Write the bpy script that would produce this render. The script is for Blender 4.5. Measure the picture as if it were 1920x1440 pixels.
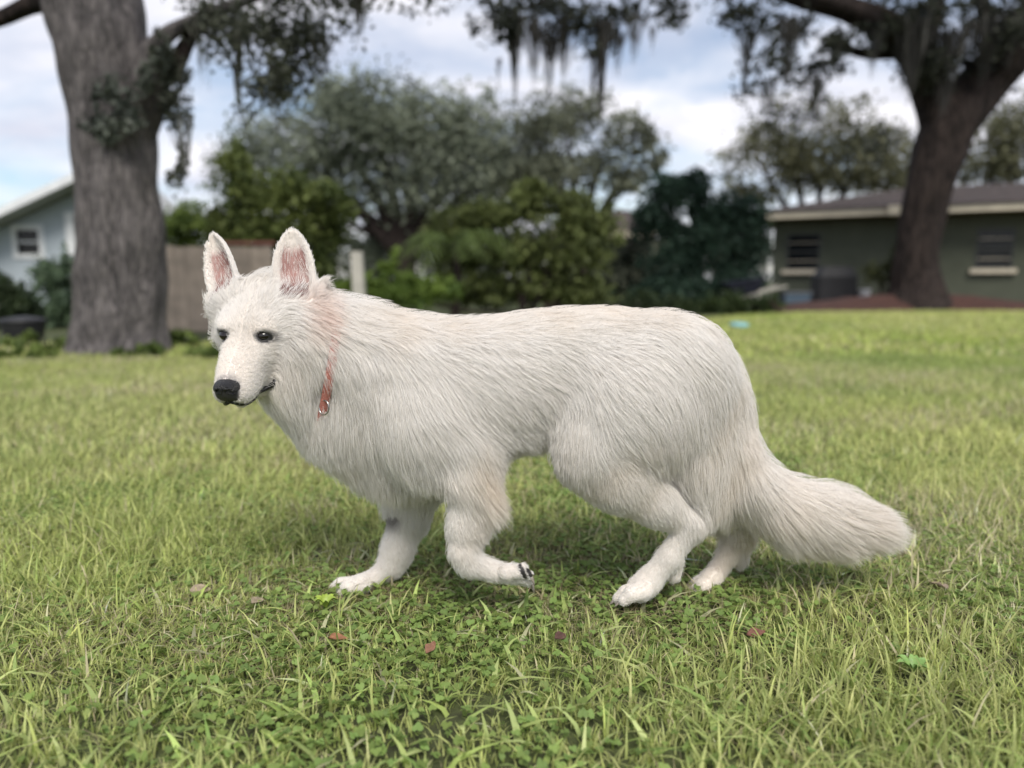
import bpy, math, random
import numpy as np
from mathutils import Vector, Matrix, kdtree

for _o in list(bpy.data.objects):
    bpy.data.objects.remove(_o)
scene = bpy.context.scene
COL = scene.collection
R = math.radians
random.seed(4)
rng = np.random.default_rng(11)

# ------------------------------------------------------------------ camera
PITCH = 8.0
CAM_H = 0.684
FPX = 1387.0                      # focal length in pixels of the 1920 px wide photograph
cam_data = bpy.data.cameras.new('camera')
cam = bpy.data.objects.new('camera', cam_data)
COL.objects.link(cam)
cam.location = (0, 0, CAM_H)
cam.rotation_euler = (R(90 - PITCH), 0, 0)
cam_data.sensor_width = 36.0
cam_data.lens = 36.0 * FPX / 1920.0
cam_data.clip_start = 0.05
cam_data.clip_end = 3000
cam_data.dof.use_dof = True
cam_data.dof.focus_distance = 1.39
cam_data.dof.aperture_fstop = 1.6
scene.camera = cam

# ------------------------------------------------------------------ sun, sky, exposure
SUN_ELEV, SUN_AZ = 52.0, 168.0     # azimuth measured from +Y (behind the dog) towards +X
sun_data = bpy.data.lights.new('sun', 'SUN')
sun = bpy.data.objects.new('sun', sun_data)
COL.objects.link(sun)
sun_data.energy = 2.4
sun_data.angle = R(25)
sun_data.color = (1.0, 0.95, 0.86)
_sd = Vector((math.sin(R(SUN_AZ)) * math.cos(R(SUN_ELEV)), math.cos(R(SUN_AZ)) * math.cos(R(SUN_ELEV)), math.sin(R(SUN_ELEV))))
sun.rotation_euler = _sd.to_track_quat('Z', 'Y').to_euler()
sun.location = (0, 0, 30)

world = bpy.data.worlds.new('World')
scene.world = world
world.use_nodes = True
nt = world.node_tree
nt.nodes.clear()
N = nt.nodes.new
w_out = N('ShaderNodeOutputWorld')
w_bg = N('ShaderNodeBackground')
w_bg.inputs['Strength'].default_value = 0.10
sky = N('ShaderNodeTexSky')
sky.sky_type = 'NISHITA'
sky.sun_disc = False
sky.sun_elevation = R(SUN_ELEV)
sky.sun_rotation = R(SUN_AZ)
sky.air_density = 1.0
sky.dust_density = 0.6
sky.ozone_density = 1.0
tc = N('ShaderNodeTexCoord')
# clouds: direction projected on a flat layer, two noises
sep = N('ShaderNodeSeparateXYZ'); nt.links.new(tc.outputs['Generated'], sep.inputs[0])
mz = N('ShaderNodeMath'); mz.operation = 'MAXIMUM'; mz.inputs[1].default_value = 0.0
nt.links.new(sep.outputs['Z'], mz.inputs[0])
az = N('ShaderNodeMath'); az.operation = 'ADD'; az.inputs[1].default_value = 0.22
nt.links.new(mz.outputs[0], az.inputs[0])
dx = N('ShaderNodeMath'); dx.operation = 'DIVIDE'; nt.links.new(sep.outputs['X'], dx.inputs[0]); nt.links.new(az.outputs[0], dx.inputs[1])
dy = N('ShaderNodeMath'); dy.operation = 'DIVIDE'; nt.links.new(sep.outputs['Y'], dy.inputs[0]); nt.links.new(az.outputs[0], dy.inputs[1])
cmb = N('ShaderNodeCombineXYZ'); nt.links.new(dx.outputs[0], cmb.inputs[0]); nt.links.new(dy.outputs[0], cmb.inputs[1])
mp = N('ShaderNodeMapping'); mp.inputs['Location'].default_value = (3.1, 1.7, 0); mp.inputs['Scale'].default_value = (1.0, 1.25, 1)
nt.links.new(cmb.outputs[0], mp.inputs[0])
n1 = N('ShaderNodeTexNoise'); n1.inputs['Scale'].default_value = 1.25; n1.inputs['Detail'].default_value = 7; n1.inputs['Roughness'].default_value = 0.56
n1.inputs['Distortion'].default_value = 0.35
nt.links.new(mp.outputs[0], n1.inputs['Vector'])
cr = N('ShaderNodeValToRGB'); cr.color_ramp.elements[0].position = 0.30; cr.color_ramp.elements[1].position = 0.60
nt.links.new(n1.outputs['Fac'], cr.inputs[0])
n2 = N('ShaderNodeTexNoise'); n2.inputs['Scale'].default_value = 2.6; n2.inputs['Detail'].default_value = 5
nt.links.new(mp.outputs[0], n2.inputs['Vector'])
cr2 = N('ShaderNodeValToRGB')
cr2.color_ramp.elements[0].position = 0.35; cr2.color_ramp.elements[0].color = (5.4, 5.6, 6.5, 1)
cr2.color_ramp.elements[1].position = 0.62; cr2.color_ramp.elements[1].color = (7.7, 7.6, 8.0, 1)
nt.links.new(n2.outputs['Fac'], cr2.inputs[0])
mixc = N('ShaderNodeMix'); mixc.data_type = 'RGBA'
nt.links.new(cr.outputs['Color'], mixc.inputs['Factor'])
nt.links.new(sky.outputs['Color'], mixc.inputs['A'])
nt.links.new(cr2.outputs['Color'], mixc.inputs['B'])
nt.links.new(mixc.outputs['Result'], w_bg.inputs['Color'])
nt.links.new(w_bg.outputs[0], w_out.inputs['Surface'])

scene.view_settings.view_transform = 'Standard'
scene.view_settings.look = 'None'
scene.view_settings.exposure = 0.5
scene.view_settings.gamma = 1.0
scene.view_settings.use_curve_mapping = False
scene.render.engine = 'CYCLES'
scene.cycles.use_denoising = True
scene.cycles.max_bounces = 8
scene.cycles.diffuse_bounces = 4
scene.cycles.glossy_bounces = 3
scene.cycles.transmission_bounces = 6
scene.cycles.transparent_max_bounces = 12
scene.cycles.caustics_reflective = False
scene.cycles.caustics_refractive = False
scene.render.use_persistent_data = False

# ------------------------------------------------------------------ helpers
_c8, _s8 = math.cos(R(PITCH)), math.sin(R(PITCH))
def pix(px, py, Y):
    """point of the place seen at photograph pixel (px, py) that stands Y metres away"""
    a = (px - 960.0) / FPX; b = (720.0 - py) / FPX
    dyy = _c8 + b * _s8; dzz = -_s8 + b * _c8
    t = Y / dyy
    return np.array((a * t, Y, CAM_H + dzz * t))
def ground_Y(py):
    b = (720.0 - py) / FPX
    return CAM_H * (_c8 + b * _s8) / (_s8 - b * _c8)

def tag(o, label=None, cat=None, group=None, kind=None):
    if label: o['label'] = label
    if cat: o['category'] = cat
    if group: o['group'] = group
    if kind: o['kind'] = kind
    return o

def new_obj(name, data, parent=None, mat=None):
    o = bpy.data.objects.new(name, data)
    COL.objects.link(o)
    if parent is not None: o.parent = parent
    if mat is not None and data is not None: data.materials.append(mat)
    return o

def empty(name, loc=(0, 0, 0), rz=0.0):
    o = bpy.data.objects.new(name, None); COL.objects.link(o)
    o.location = loc; o.rotation_euler = (0, 0, rz)
    o.empty_display_size = 0.1
    return o

def mesh_np(name, verts, faces, nper, smooth=False):
    """mesh from numpy arrays: verts (n,3), faces (m,nper)"""
    verts = np.asarray(verts, np.float32); faces = np.asarray(faces, np.int32)
    me = bpy.data.meshes.new(name)
    me.vertices.add(len(verts)); me.vertices.foreach_set('co', verts.ravel())
    me.loops.add(faces.size); me.loops.foreach_set('vertex_index', faces.ravel())
    me.polygons.add(len(faces))
    me.polygons.foreach_set('loop_start', np.arange(0, faces.size, nper, dtype=np.int32))
    if smooth: me.polygons.foreach_set('use_smooth', np.ones(len(faces), bool))
    me.update(calc_edges=True)
    return me

def point_attr(me, name, vals, typ='FLOAT'):
    a = me.attributes.new(name, typ, 'POINT')
    a.data.foreach_set('value' if typ == 'FLOAT' else 'color' if typ == 'FLOAT_COLOR' else 'vector', np.asarray(vals, np.float32).ravel())

class MB:
    """collects boxes, bars, tubes into one mesh"""
    def __init__(s): s.v = []; s.f = []
    def box(s, a, b, M=None):
        x0, y0, z0 = a; x1, y1, z1 = b
        vs = [(x0,y0,z0),(x1,y0,z0),(x1,y1,z0),(x0,y1,z0),(x0,y0,z1),(x1,y0,z1),(x1,y1,z1),(x0,y1,z1)]
        s.hexa(vs, M)
    def hexa(s, vs, M=None):
        n = len(s.v)
        for v in vs: s.v.append(tuple(M @ Vector(v)) if M is not None else tuple(v))
        for f in ((0,3,2,1),(4,5,6,7),(0,1,5,4),(1,2,6,5),(2,3,7,6),(3,0,4,7)): s.f.append(tuple(n + i for i in f))
    def tube(s, pts, rad, seg=8, cap=True):
        pts = [Vector(p) for p in pts]; k = len(pts)
        if not hasattr(rad, '__len__'): rad = [rad] * k
        n = len(s.v); up = None
        for i, p in enumerate(pts):
            d = (pts[min(i+1,k-1)] - pts[max(i-1,0)]).normalized()
            if up is None:
                up = Vector((0,0,1)) if abs(d.z) < .9 else Vector((1,0,0))
            a = d.cross(up).normalized(); b = a.cross(d).normalized(); up = b
            for j in range(seg):
                t = 2*math.pi*j/seg
                s.v.append(tuple(p + (a*math.cos(t) + b*math.sin(t))*rad[i]))
        for i in range(k-1):
            for j in range(seg):
                s.f.append((n+i*seg+j, n+i*seg+(j+1)%seg, n+(i+1)*seg+(j+1)%seg, n+(i+1)*seg+j))
        if cap:
            s.f.append(tuple(n+j for j in range(seg))[::-1]); s.f.append(tuple(n+(k-1)*seg+j for j in range(seg)))
    def mesh(s, name, smooth=False):
        me = bpy.data.meshes.new(name); me.from_pydata(s.v, [], s.f); me.update()
        if smooth:
            for p in me.polygons: p.use_smooth = True
        return me
    def build(s, name, mat, parent=None, smooth=False):
        return new_obj(name, s.mesh(name, smooth), parent, mat)

# ------------------------------------------------------------------ materials
def mat_new(name):
    m = bpy.data.materials.new(name); m.use_nodes = True
    t = m.node_tree; b = t.nodes['Principled BSDF']
    return m, t, b
def simple_mat(name, col, rough=0.7, var=0.15, scale=8.0, bump=0.0, metal=0.0, spec=0.5):
    """one colour with an uneven procedural tint"""
    m, t, b = mat_new(name)
    tcn = t.nodes.new('ShaderNodeTexCoord')
    nz = t.nodes.new('ShaderNodeTexNoise'); nz.inputs['Scale'].default_value = scale; nz.inputs['Detail'].default_value = 6
    t.links.new(tcn.outputs['Object'], nz.inputs['Vector'])
    rp = t.nodes.new('ShaderNodeValToRGB')
    rp.color_ramp.elements[0].position = .3; rp.color_ramp.elements[1].position = .7
    rp.color_ramp.elements[0].color = tuple(c*(1-var) for c in col) + (1,)
    rp.color_ramp.elements[1].color = tuple(min(1, c*(1+var)) for c in col) + (1,)
    t.links.new(nz.outputs['Fac'], rp.inputs[0]); t.links.new(rp.outputs[0], b.inputs['Base Color'])
    b.inputs['Roughness'].default_value = rough; b.inputs['Metallic'].default_value = metal
    b.inputs['Specular IOR Level'].default_value = spec
    if bump:
        bp = t.nodes.new('ShaderNodeBump'); bp.inputs['Strength'].default_value = bump; bp.inputs['Distance'].default_value = 0.02
        t.links.new(nz.outputs['Fac'], bp.inputs['Height']); t.links.new(bp.outputs[0], b.inputs['Normal'])
    return m
# ================================================================== GROUND
def hnoise(x, y, sc, seed):
    r = np.random.default_rng(seed); out = 0
    for k in range(6):
        a = r.uniform(0, 6.28); f = sc*(.5 + .45*k)
        out = out + np.sin(x*f*math.cos(a) + y*f*math.sin(a) + r.uniform(0, 6.28))/(1 + .35*k)
    return out/2.6

def ground_mat():
    m, t, b = mat_new('lawn_soil')
    tcn = t.nodes.new('ShaderNodeTexCoord')
    na = t.nodes.new('ShaderNodeTexNoise'); na.inputs['Scale'].default_value = 1.1; na.inputs['Detail'].default_value = 8
    nb = t.nodes.new('ShaderNodeTexNoise'); nb.inputs['Scale'].default_value = 38; nb.inputs['Detail'].default_value = 8
    for n_ in (na, nb): t.links.new(tcn.outputs['Object'], n_.inputs['Vector'])
    r1 = t.nodes.new('ShaderNodeValToRGB')
    r1.color_ramp.elements[0].position = .35; r1.color_ramp.elements[0].color = (.022, .020, .010, 1)
    r1.color_ramp.elements[1].position = .68; r1.color_ramp.elements[1].color = (.10, .13, .036, 1)
    e = r1.color_ramp.elements.new(.5); e.color = (.052, .062, .020, 1)
    mxn = t.nodes.new('ShaderNodeMix'); mxn.data_type = 'FLOAT'; mxn.inputs[0].default_value = .45
    t.links.new(na.outputs['Fac'], mxn.inputs[2]); t.links.new(nb.outputs['Fac'], mxn.inputs[3])
    t.links.new(mxn.outputs[0], r1.inputs[0]); t.links.new(r1.outputs[0], b.inputs['Base Color'])
    b.inputs['Roughness'].default_value = .95
    bp = t.nodes.new('ShaderNodeBump'); bp.inputs['Strength'].default_value = .6; bp.inputs['Distance'].default_value = .02
    t.links.new(nb.outputs['Fac'], bp.inputs['Height']); t.links.new(bp.outputs[0], b.inputs['Normal'])
    return m
me = bpy.data.meshes.new('ground')
S = 1500.0
gxs = [-S, -40, -12, -5, 0, 5, 12, 40, S]; gys = [-S, -20, 0, 4, 10, 20, 40, 120, S]
vs = [(x, y, 0) for y in gys for x in gxs]; nxg = len(gxs)
me.from_pydata(vs, [], [(j*nxg+i, j*nxg+i+1, (j+1)*nxg+i+1, (j+1)*nxg+i) for j in range(len(gys)-1) for i in range(nxg-1)])
ground = tag(new_obj('ground', me, None, ground_mat()), kind='structure')
ground['label'] = 'lawn soil under the short grass'

# ------------------------------------------------------------------ grass
def leaf_mat(name, trans=.35, rough=.5, spec=.35):
    m, t, b = mat_new(name)
    at = t.nodes.new('ShaderNodeAttribute'); at.attribute_name = 'tint'
    t.links.new(at.outputs['Color'], b.inputs['Base Color'])
    b.inputs['Roughness'].default_value = rough; b.inputs['Specular IOR Level'].default_value = spec
    tr = t.nodes.new('ShaderNodeBsdfTranslucent'); t.links.new(at.outputs['Color'], tr.inputs['Color'])
    mx = t.nodes.new('ShaderNodeMixShader'); mx.inputs[0].default_value = trans
    t.links.new(b.outputs[0], mx.inputs[1]); t.links.new(tr.outputs[0], mx.inputs[2])
    t.links.new(mx.outputs[0], t.nodes['Material Output'].inputs['Surface'])
    return m
M_GRASS = leaf_mat('grass_blade', .42, .5, .25)
M_LEAF = leaf_mat('leaf', .35, .6, .25)
M_MOSS = leaf_mat('moss', .30, .9, .1)

def blades(name, x, y, h, w, bend, az, tint, segs=3, z0=0.0):
    """curved grass blades; all inputs are arrays"""
    n = len(x)
    ts = np.linspace(0, 1, segs + 1)
    ca, sa = np.cos(az), np.sin(az)
    V = np.zeros((n, 2*segs + 1, 3), np.float32)
    for k, t in enumerate(ts):
        horiz = h*bend*t**1.7; vert = h*t*(1 - .42*np.minimum(bend, 1.4)*t)
        cx = x + ca*horiz; cy = y + sa*horiz; cz = z0 + vert
        ww = w*(1 - t**1.8)*.5 if k < segs else 0
        if k < segs:
            V[:, 2*k, 0] = cx - sa*ww; V[:, 2*k, 1] = cy + ca*ww; V[:, 2*k, 2] = cz
            V[:, 2*k+1, 0] = cx + sa*ww; V[:, 2*k+1, 1] = cy - ca*ww; V[:, 2*k+1, 2] = cz
        else:
            V[:, 2*k, 0] = cx; V[:, 2*k, 1] = cy; V[:, 2*k, 2] = cz
    tri = []
    for k in range(segs - 1):
        a = 2*k; tri += [(a, a+1, a+3), (a, a+3, a+2)]
    a = 2*(segs-1); tri.append((a, a+1, a+2))
    tri = np.array(tri)
    F = (np.arange(n)[:, None, None]*(2*segs+1) + tri[None]).reshape(-1, 3)
    me = mesh_np(name, V.reshape(-1, 3), F, 3, False)
    tt = np.repeat(np.concatenate((tint, np.ones((n, 1))), 1)[:, None], 2*segs+1, 1)
    point_attr(me, 'tint', tt.reshape(-1, 4), 'FLOAT_COLOR')
    o = new_obj(name, me, None, M_GRASS)
    return o

def in_beds(x, y):
    """places where the lawn stops: house bed to the right, shrub border to the left"""
    edge = np.interp(x, [-14, -6, -3.2, -1.6, 0, 2.2, 4.4, 6.2, 9, 13, 18], [8.2, 7.7, 8.0, 8.8, 10.0, 12.2, 14.0, 15.6, 16.2, 15.6, 14.5])
    return y > edge + .25*hnoise(x, y, 2.2, 77)

def grass_tint(x, y, n, seed):
    r = np.random.default_rng(seed)
    g0 = np.array((.48, .54, .165)); g1 = np.array((.27, .365, .105)); g2 = np.array((.65, .64, .30)); dry = np.array((.64, .57, .37))
    a = np.clip(.5 + .5*hnoise(x, y, 3.0, 5) + r.normal(0, .28, n), 0, 1)[:, None]
    c = g1*(1-a) + g0*a
    b = np.clip(.32 + .45*hnoise(x, y, 1.3, 6) + r.normal(0, .25, n), 0, 1)[:, None]
    c = c*(1-b) + g2*b
    d = (r.random(n) < np.clip(.13 + .34*hnoise(x, y, 4.1, 7) + .12*hnoise(x, y, 13, 8), .03, .75))[:, None]
    c = np.where(d, dry*(.7 + .5*r.random((n, 1))), c)
    return np.clip(c*np.exp(r.normal(-.02, .21, (n, 1))), 0, .8)

def scatter(y0, y1, dens, halfw=1.0, pad=.75, seed=0):
    r = np.random.default_rng(seed)
    n = int(dens*(halfw*(y1**2 - y0**2) + 2*pad*(y1 - y0)))
    y = np.sqrt(r.random(n)*(y1**2 - y0**2) + y0**2)
    x = (r.random(n)*2 - 1)*(halfw*y + pad)
    return x, y, r

# near lawn: fine mown blades in tufts
x, y, r = scatter(.6, 2.7, 20000, seed=1)
tx, ty = r.normal(0, .012, (2, len(x)))
cell = .045
cxn = np.floor(x/cell); cyn = np.floor(y/cell)
hsh = np.mod(np.sin(cxn*127.1 + cyn*311.7)*43758.5, 1)
pull = np.where(hsh < .55, .62, .0)
x = x*(1-pull) + ((cxn + .2 + .6*np.mod(hsh*7.7, 1))*cell + tx)*pull; y = y*(1-pull) + ((cyn + .2 + .6*np.mod(hsh*13.3, 1))*cell + ty)*pull
n = len(x)
keep = (hnoise(x, y, 7, 31) + .6*hnoise(x, y, 19, 32) + r.normal(0, .45, n)) > -.95
x, y = x[keep], y[keep]; n = len(x); hs = hsh[keep]
hgt = (.024 + .024*r.random(n))*(1 + .45*hnoise(x, y, 4, 33))
tall = r.random(n) < np.clip(.08 + .11*hnoise(x, y, 5, 34), .01, .3)
hgt = np.where(tall, hgt*1.5 + .018, hgt)
wid = np.where(tall, .0047, .0031)*(.7 + .6*r.random(n))
az = np.where(hs < .55, hs*40, 0) + r.uniform(0, 6.28, n)
tag(blades('grass', x, y, hgt, wid, .25 + .9*r.random(n)**1.3, az, grass_tint(x, y, n, 41), 3), 'short green and straw lawn grass around the dog', 'grass', kind='stuff')
# straw lying low between the blades
x, y, r = scatter(.66, 2.9, 5200, seed=2); n = len(x)
k_ = (hnoise(x, y, 4.1, 7) + .3*r.normal(size=n)) > .0; x, y = x[k_], y[k_]; n = len(x)
st = np.array((.52, .44, .27))*(.55 + .6*r.random((n, 1)))
tag(blades('dry_grass', x, y, .025 + .03*r.random(n), .0022*np.ones(n), 1.6 + .8*r.random(n), r.uniform(0, 6.28, n), st, 3), 'dry straw-coloured thatch lying between the grass', 'grass', kind='stuff')
# broad weed blades
x, y, r = scatter(.66, 3.2, 650, seed=3); n = len(x)
tag(blades('weed_blades', x, y, .035 + .03*r.random(n), .007 + .006*r.random(n), .7 + 1.0*r.random(n), r.uniform(0, 6.28, n), grass_tint(x, y, n, 43)*np.array((.95, 1.05, 1.0)), 3), 'broad-bladed green weeds scattered in the lawn', 'weeds', kind='stuff')
# clover carpets
x, y, r = scatter(.66, 2.8, 10500, seed=4); n = len(x)
k_ = (hnoise(x, y, 3.4, 51) + .5*hnoise(x, y, 9, 52) + .35*r.normal(size=n)) > .30; x, y = x[k_], y[k_]; n = len(x)
nl = 6
sz = .0026 + .0024*r.random(n); az = r.uniform(0, 6.28, n); zz = .010 + .016*r.random(n); tl = r.normal(0, .45, (n, 2))
A = np.linspace(0, 2*math.pi, nl, endpoint=False)
for lf in range(3):
    ax = az + lf*2.094
    V = np.zeros((n, nl + 1, 3), np.float32)
    cx = x + np.cos(ax)*sz*.95; cy = y + np.sin(ax)*sz*.95
    V[:, nl] = np.stack((cx, cy, zz - sz*.15), 1)
    for k, a in enumerate(A):
        ox = np.cos(a)*sz*(1.0 + .12*math.cos(2*a)); oy = np.sin(a)*sz
        wx = np.cos(ax)*ox - np.sin(ax)*oy; wy = np.sin(ax)*ox + np.cos(ax)*oy
        V[:, k] = np.stack((cx + wx, cy + wy, zz + wx*tl[:, 0] + wy*tl[:, 1] + sz*.12), 1)
    tri = np.array([(nl, k, (k+1) % nl) for k in range(nl)])
    F = (np.arange(n)[:, None, None]*(nl+1) + tri[None]).reshape(-1, 3)
    if lf == 0: VV, FF = [V.reshape(-1, 3)], [F]
    else: VV.append(V.reshape(-1, 3)); FF.append(F + lf*n*(nl+1))
ct = np.array((.20, .30, .090))*(.75 + .6*r.random((n, 1)))*np.array((1, 1, 1)) + np.array((.05, .03, .0))*r.random((n, 1))
me = mesh_np('clover', np.concatenate(VV), np.concatenate(FF), 3)
point_attr(me, 'tint', np.tile(np.repeat(np.concatenate((ct, np.ones((n, 1))), 1), nl + 1, 0), (3, 1)), 'FLOAT_COLOR')
tag(new_obj('clover', me, None, M_GRASS), 'low clover carpet of tiny round leaves in the lawn', 'clover', kind='stuff')
# middle and far lawn
x, y, r = scatter(2.7, 6.5, 4000, halfw=1.1, seed=5); k_ = ~in_beds(x, y); x, y = x[k_], y[k_]; n = len(x)
tag(blades('grass_beyond', x, y, (.045 + .035*r.random(n))*(1 + .3*hnoise(x, y, 3, 33)), .0055 + .003*r.random(n), .3 + .8*r.random(n), r.uniform(0, 6.28, n), grass_tint(x, y, n, 45), 2), 'bright green lawn grass behind the dog', 'grass', kind='stuff')
x, y, r = scatter(6.5, 17.5, 560, halfw=1.2, seed=6); k_ = ~in_beds(x, y); x, y = x[k_], y[k_]; n = len(x)
tag(blades('grass_far', x, y, (.055 + .04*r.random(n)), .015 + .008*r.random(n), .3 + .8*r.random(n), r.uniform(0, 6.28, n), grass_tint(x, y, n, 47)*np.array((1.05, 1.08, .9)), 2), 'far lawn grass reaching the house bed', 'grass', kind='stuff')

# ------------------------------------------------------------------ fallen leaves
def fallen_leaf(px, py, ln, col, label, rot, curl=.35, name='fallen_leaf'):
    Y = ground_Y(py); c = pix(px, py, Y)
    nu, nv = 7, 5; vs = []; fs = []
    for i in range(nu):
        u = i/(nu-1); wdt = ln*(.50*math.sin(math.pi*min(1, u**.8*.96 + .03)) + .05*math.sin(11*u + px))
        for j in range(nv):
            v = j/(nv-1)*2 - 1
            vs.append(((u - .5)*ln, v*wdt*.5, abs(v)**2*wdt*curl + .12*ln*(u - .5)**2 + .0015*math.sin(9*u + 5*v)))
    for i in range(nu-1):
        for j in range(nv-1): fs.append((i*nv+j, (i+1)*nv+j, (i+1)*nv+j+1, i*nv+j+1))
    me = bpy.data.meshes.new(name); me.from_pydata(vs, [], fs)
    for p in me.polygons: p.use_smooth = True
    o = new_obj(name, me, None, simple_mat(name, col, .7, .3, 90, .3))
    o.modifiers.new('thickness', 'SOLIDIFY').thickness = .0008
    o.location = (c[0], c[1], .026); o.rotation_euler = (R(24 + 16*math.sin(px*1.7)), R(12*math.cos(px)), rot)
    tag(o, label, 'leaf', 'fallen leaves on the lawn')
fallen_leaf(635, 1222, .036, (.26, .12, .06), 'orange-brown fallen leaf below the planted forepaw', .3)
fallen_leaf(808, 1240, .034, (.24, .12, .075), 'rust fallen leaf in the grass below the lifted forepaw', 1.2)
fallen_leaf(1416, 1212, .036, (.16, .065, .045), 'dark red fallen leaf on the lawn below the tail', .1)
fallen_leaf(484, 1150, .040, (.33, .27, .19), 'pale tan dry leaf standing in grass left of the forepaw', 1.3)
fallen_leaf(378, 1128, .044, (.30, .24, .17), 'curled beige dry leaf left of the tan upright one', .4)
fallen_leaf(1050, 1218, .034, (.10, .05, .04), 'dark maroon fallen leaf below the gap between dog legs', .9)
fallen_leaf(1758, 1120, .045, (.30, .23, .17), 'pinkish beige dry leaf on the lawn right of the tail', 2.0)
# yellow-green weed rosette
def rosette(px, py, label, nlf, ln, col):
    Y = ground_Y(py); c = pix(px, py, Y)
    mb = MB(); vs = []; fs = []
    rr_ = random.Random(px)
    root_ = empty('weed_rosette', (c[0], c[1], .02)); tag(root_, label, 'weed', 'weed rosettes in the lawn')
    mt = simple_mat('rosette_leaf', col, .5, .2, 60)
    for k in range(nlf):
        a = 6.283*k/nlf + rr_.uniform(-.2, .2); L = ln*rr_.uniform(.75, 1.1); vs = []; fs = []
        for i in range(6):
            u = i/5; wd = L*.27*math.sin(math.pi*min(1, .12 + u*.88))
            zz_ = .022*math.sin(u*2.2)
            for v in (-1, 0, 1):
                vs.append((math.cos(a)*u*L - math.sin(a)*v*wd, math.sin(a)*u*L + math.cos(a)*v*wd, zz_ + .004*abs(v)))
        for i in range(5):
            for j in range(2): fs.append((i*3+j, (i+1)*3+j, (i+1)*3+j+1, i*3+j+1))
        me = bpy.data.meshes.new('leaf'); me.from_pydata(vs, [], fs)
        for p in me.polygons: p.use_smooth = True
        new_obj('leaf', me, root_, mt)
rosette(612, 1160, 'bright yellow-green weed rosette just below the planted forepaw', 7, .026, (.30, .40, .06))
rosette(1710, 1285, 'round-leaved green weed rosette far right in the foreground', 6, .028, (.20, .34, .09))
# ================================================================== TREES AND SHRUBS
def bark_mat(name, dark, light, scale=9.0):
    m, t, b = mat_new(name)
    tcn = t.nodes.new('ShaderNodeTexCoord'); mpn = t.nodes.new('ShaderNodeMapping'); mpn.inputs['Scale'].default_value = (1, 1, .22)
    t.links.new(tcn.outputs['Object'], mpn.inputs[0])
    nz = t.nodes.new('ShaderNodeTexNoise'); nz.inputs['Scale'].default_value = scale; nz.inputs['Detail'].default_value = 9; nz.inputs['Roughness'].default_value = .65
    vo = t.nodes.new('ShaderNodeTexVoronoi'); vo.inputs['Scale'].default_value = scale*1.7; vo.feature = 'DISTANCE_TO_EDGE'
    t.links.new(mpn.outputs[0], nz.inputs['Vector'])
    ad = t.nodes.new('ShaderNodeVectorMath'); ad.operation = 'ADD'
    sc = t.nodes.new('ShaderNodeVectorMath'); sc.operation = 'SCALE'; sc.inputs['Scale'].default_value = .25
    t.links.new(nz.outputs['Color'], sc.inputs[0]); t.links.new(mpn.outputs[0], ad.inputs[0]); t.links.new(sc.outputs[0], ad.inputs[1]); t.links.new(ad.outputs[0], vo.inputs['Vector'])
    mu = t.nodes.new('ShaderNodeMath'); mu.operation = 'MULTIPLY_ADD'; mu.inputs[1].default_value = 1.6; 
    t.links.new(vo.outputs['Distance'], mu.inputs[0]); 
    ml = t.nodes.new('ShaderNodeMath'); ml.operation = 'MULTIPLY'; ml.inputs[1].default_value = .75; t.links.new(nz.outputs['Fac'], ml.inputs[0]); t.links.new(ml.outputs[0], mu.inputs[2])
    rp = t.nodes.new('ShaderNodeValToRGB'); rp.color_ramp.elements[0].position = .3; rp.color_ramp.elements[0].color = dark + (1,)
    rp.color_ramp.elements[1].position = .75; rp.color_ramp.elements[1].color = light + (1,)
    t.links.new(mu.outputs[0], rp.inputs[0]); t.links.new(rp.outputs[0], b.inputs['Base Color'])
    b.inputs['Roughness'].default_value = .9; b.inputs['Specular IOR Level'].default_value = .2
    bp = t.nodes.new('ShaderNodeBump'); bp.inputs['Strength'].default_value = .9; bp.inputs['Distance'].default_value = .05
    t.links.new(mu.outputs[0], bp.inputs['Height']); t.links.new(bp.outputs[0], b.inputs['Normal'])
    return m
M_BARK = bark_mat('oak_bark', (.062, .057, .058), (.26, .235, .23))
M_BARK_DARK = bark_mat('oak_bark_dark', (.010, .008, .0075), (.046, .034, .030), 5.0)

def limb(pts, seg=20, sub=6, rough=.06, seed=0, flute=5):
    """smooth, fluted, uneven limb: pts = (x, y, z, r) -> verts, quads"""
    P = np.array(pts, float); k = len(P)
    tt = np.linspace(0, k - 1, (k - 1)*sub + 1)
    # Catmull-Rom
    Q = []
    for t in tt:
        i = min(int(t), k - 2); f = t - i
        p0, p1, p2, p3 = P[max(i-1, 0)], P[i], P[i+1], P[min(i+2, k-1)]
        Q.append(.5*((2*p1) + (-p0+p2)*f + (2*p0-5*p1+4*p2-p3)*f*f + (-p0+3*p1-3*p2+p3)*f**3))
    Q = np.array(Q); V = []; F = []
    up = None; r = np.random.default_rng(seed); ph = r.uniform(0, 6.28, 6)
    for i, q_ in enumerate(Q):
        d = Q[min(i+1, len(Q)-1), :3] - Q[max(i-1, 0), :3]; d = d/np.linalg.norm(d)
        if up is None: up = np.array((0, 1.0, 0)) if abs(d[1]) < .9 else np.array((1.0, 0, 0))
        a = np.cross(d, up); a /= np.linalg.norm(a); b = np.cross(a, d); up = b
        for j in range(seg):
            th = 6.2832*j/seg
            rr = max(q_[3], .004)*(1 + rough*(math.sin(flute*th + ph[0] + .15*i) + .6*math.sin((flute+4)*th + ph[1] - .1*i) + .7*math.sin(.5*i + 2*th + ph[2])))
            V.append(q_[:3] + (a*math.cos(th) + b*math.sin(th))*rr)
    for i in range(len(Q) - 1):
        for j in range(seg): F.append((i*seg+j, i*seg+(j+1) % seg, (i+1)*seg+(j+1) % seg, (i+1)*seg+j))
    return np.array(V), np.array(F)

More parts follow.
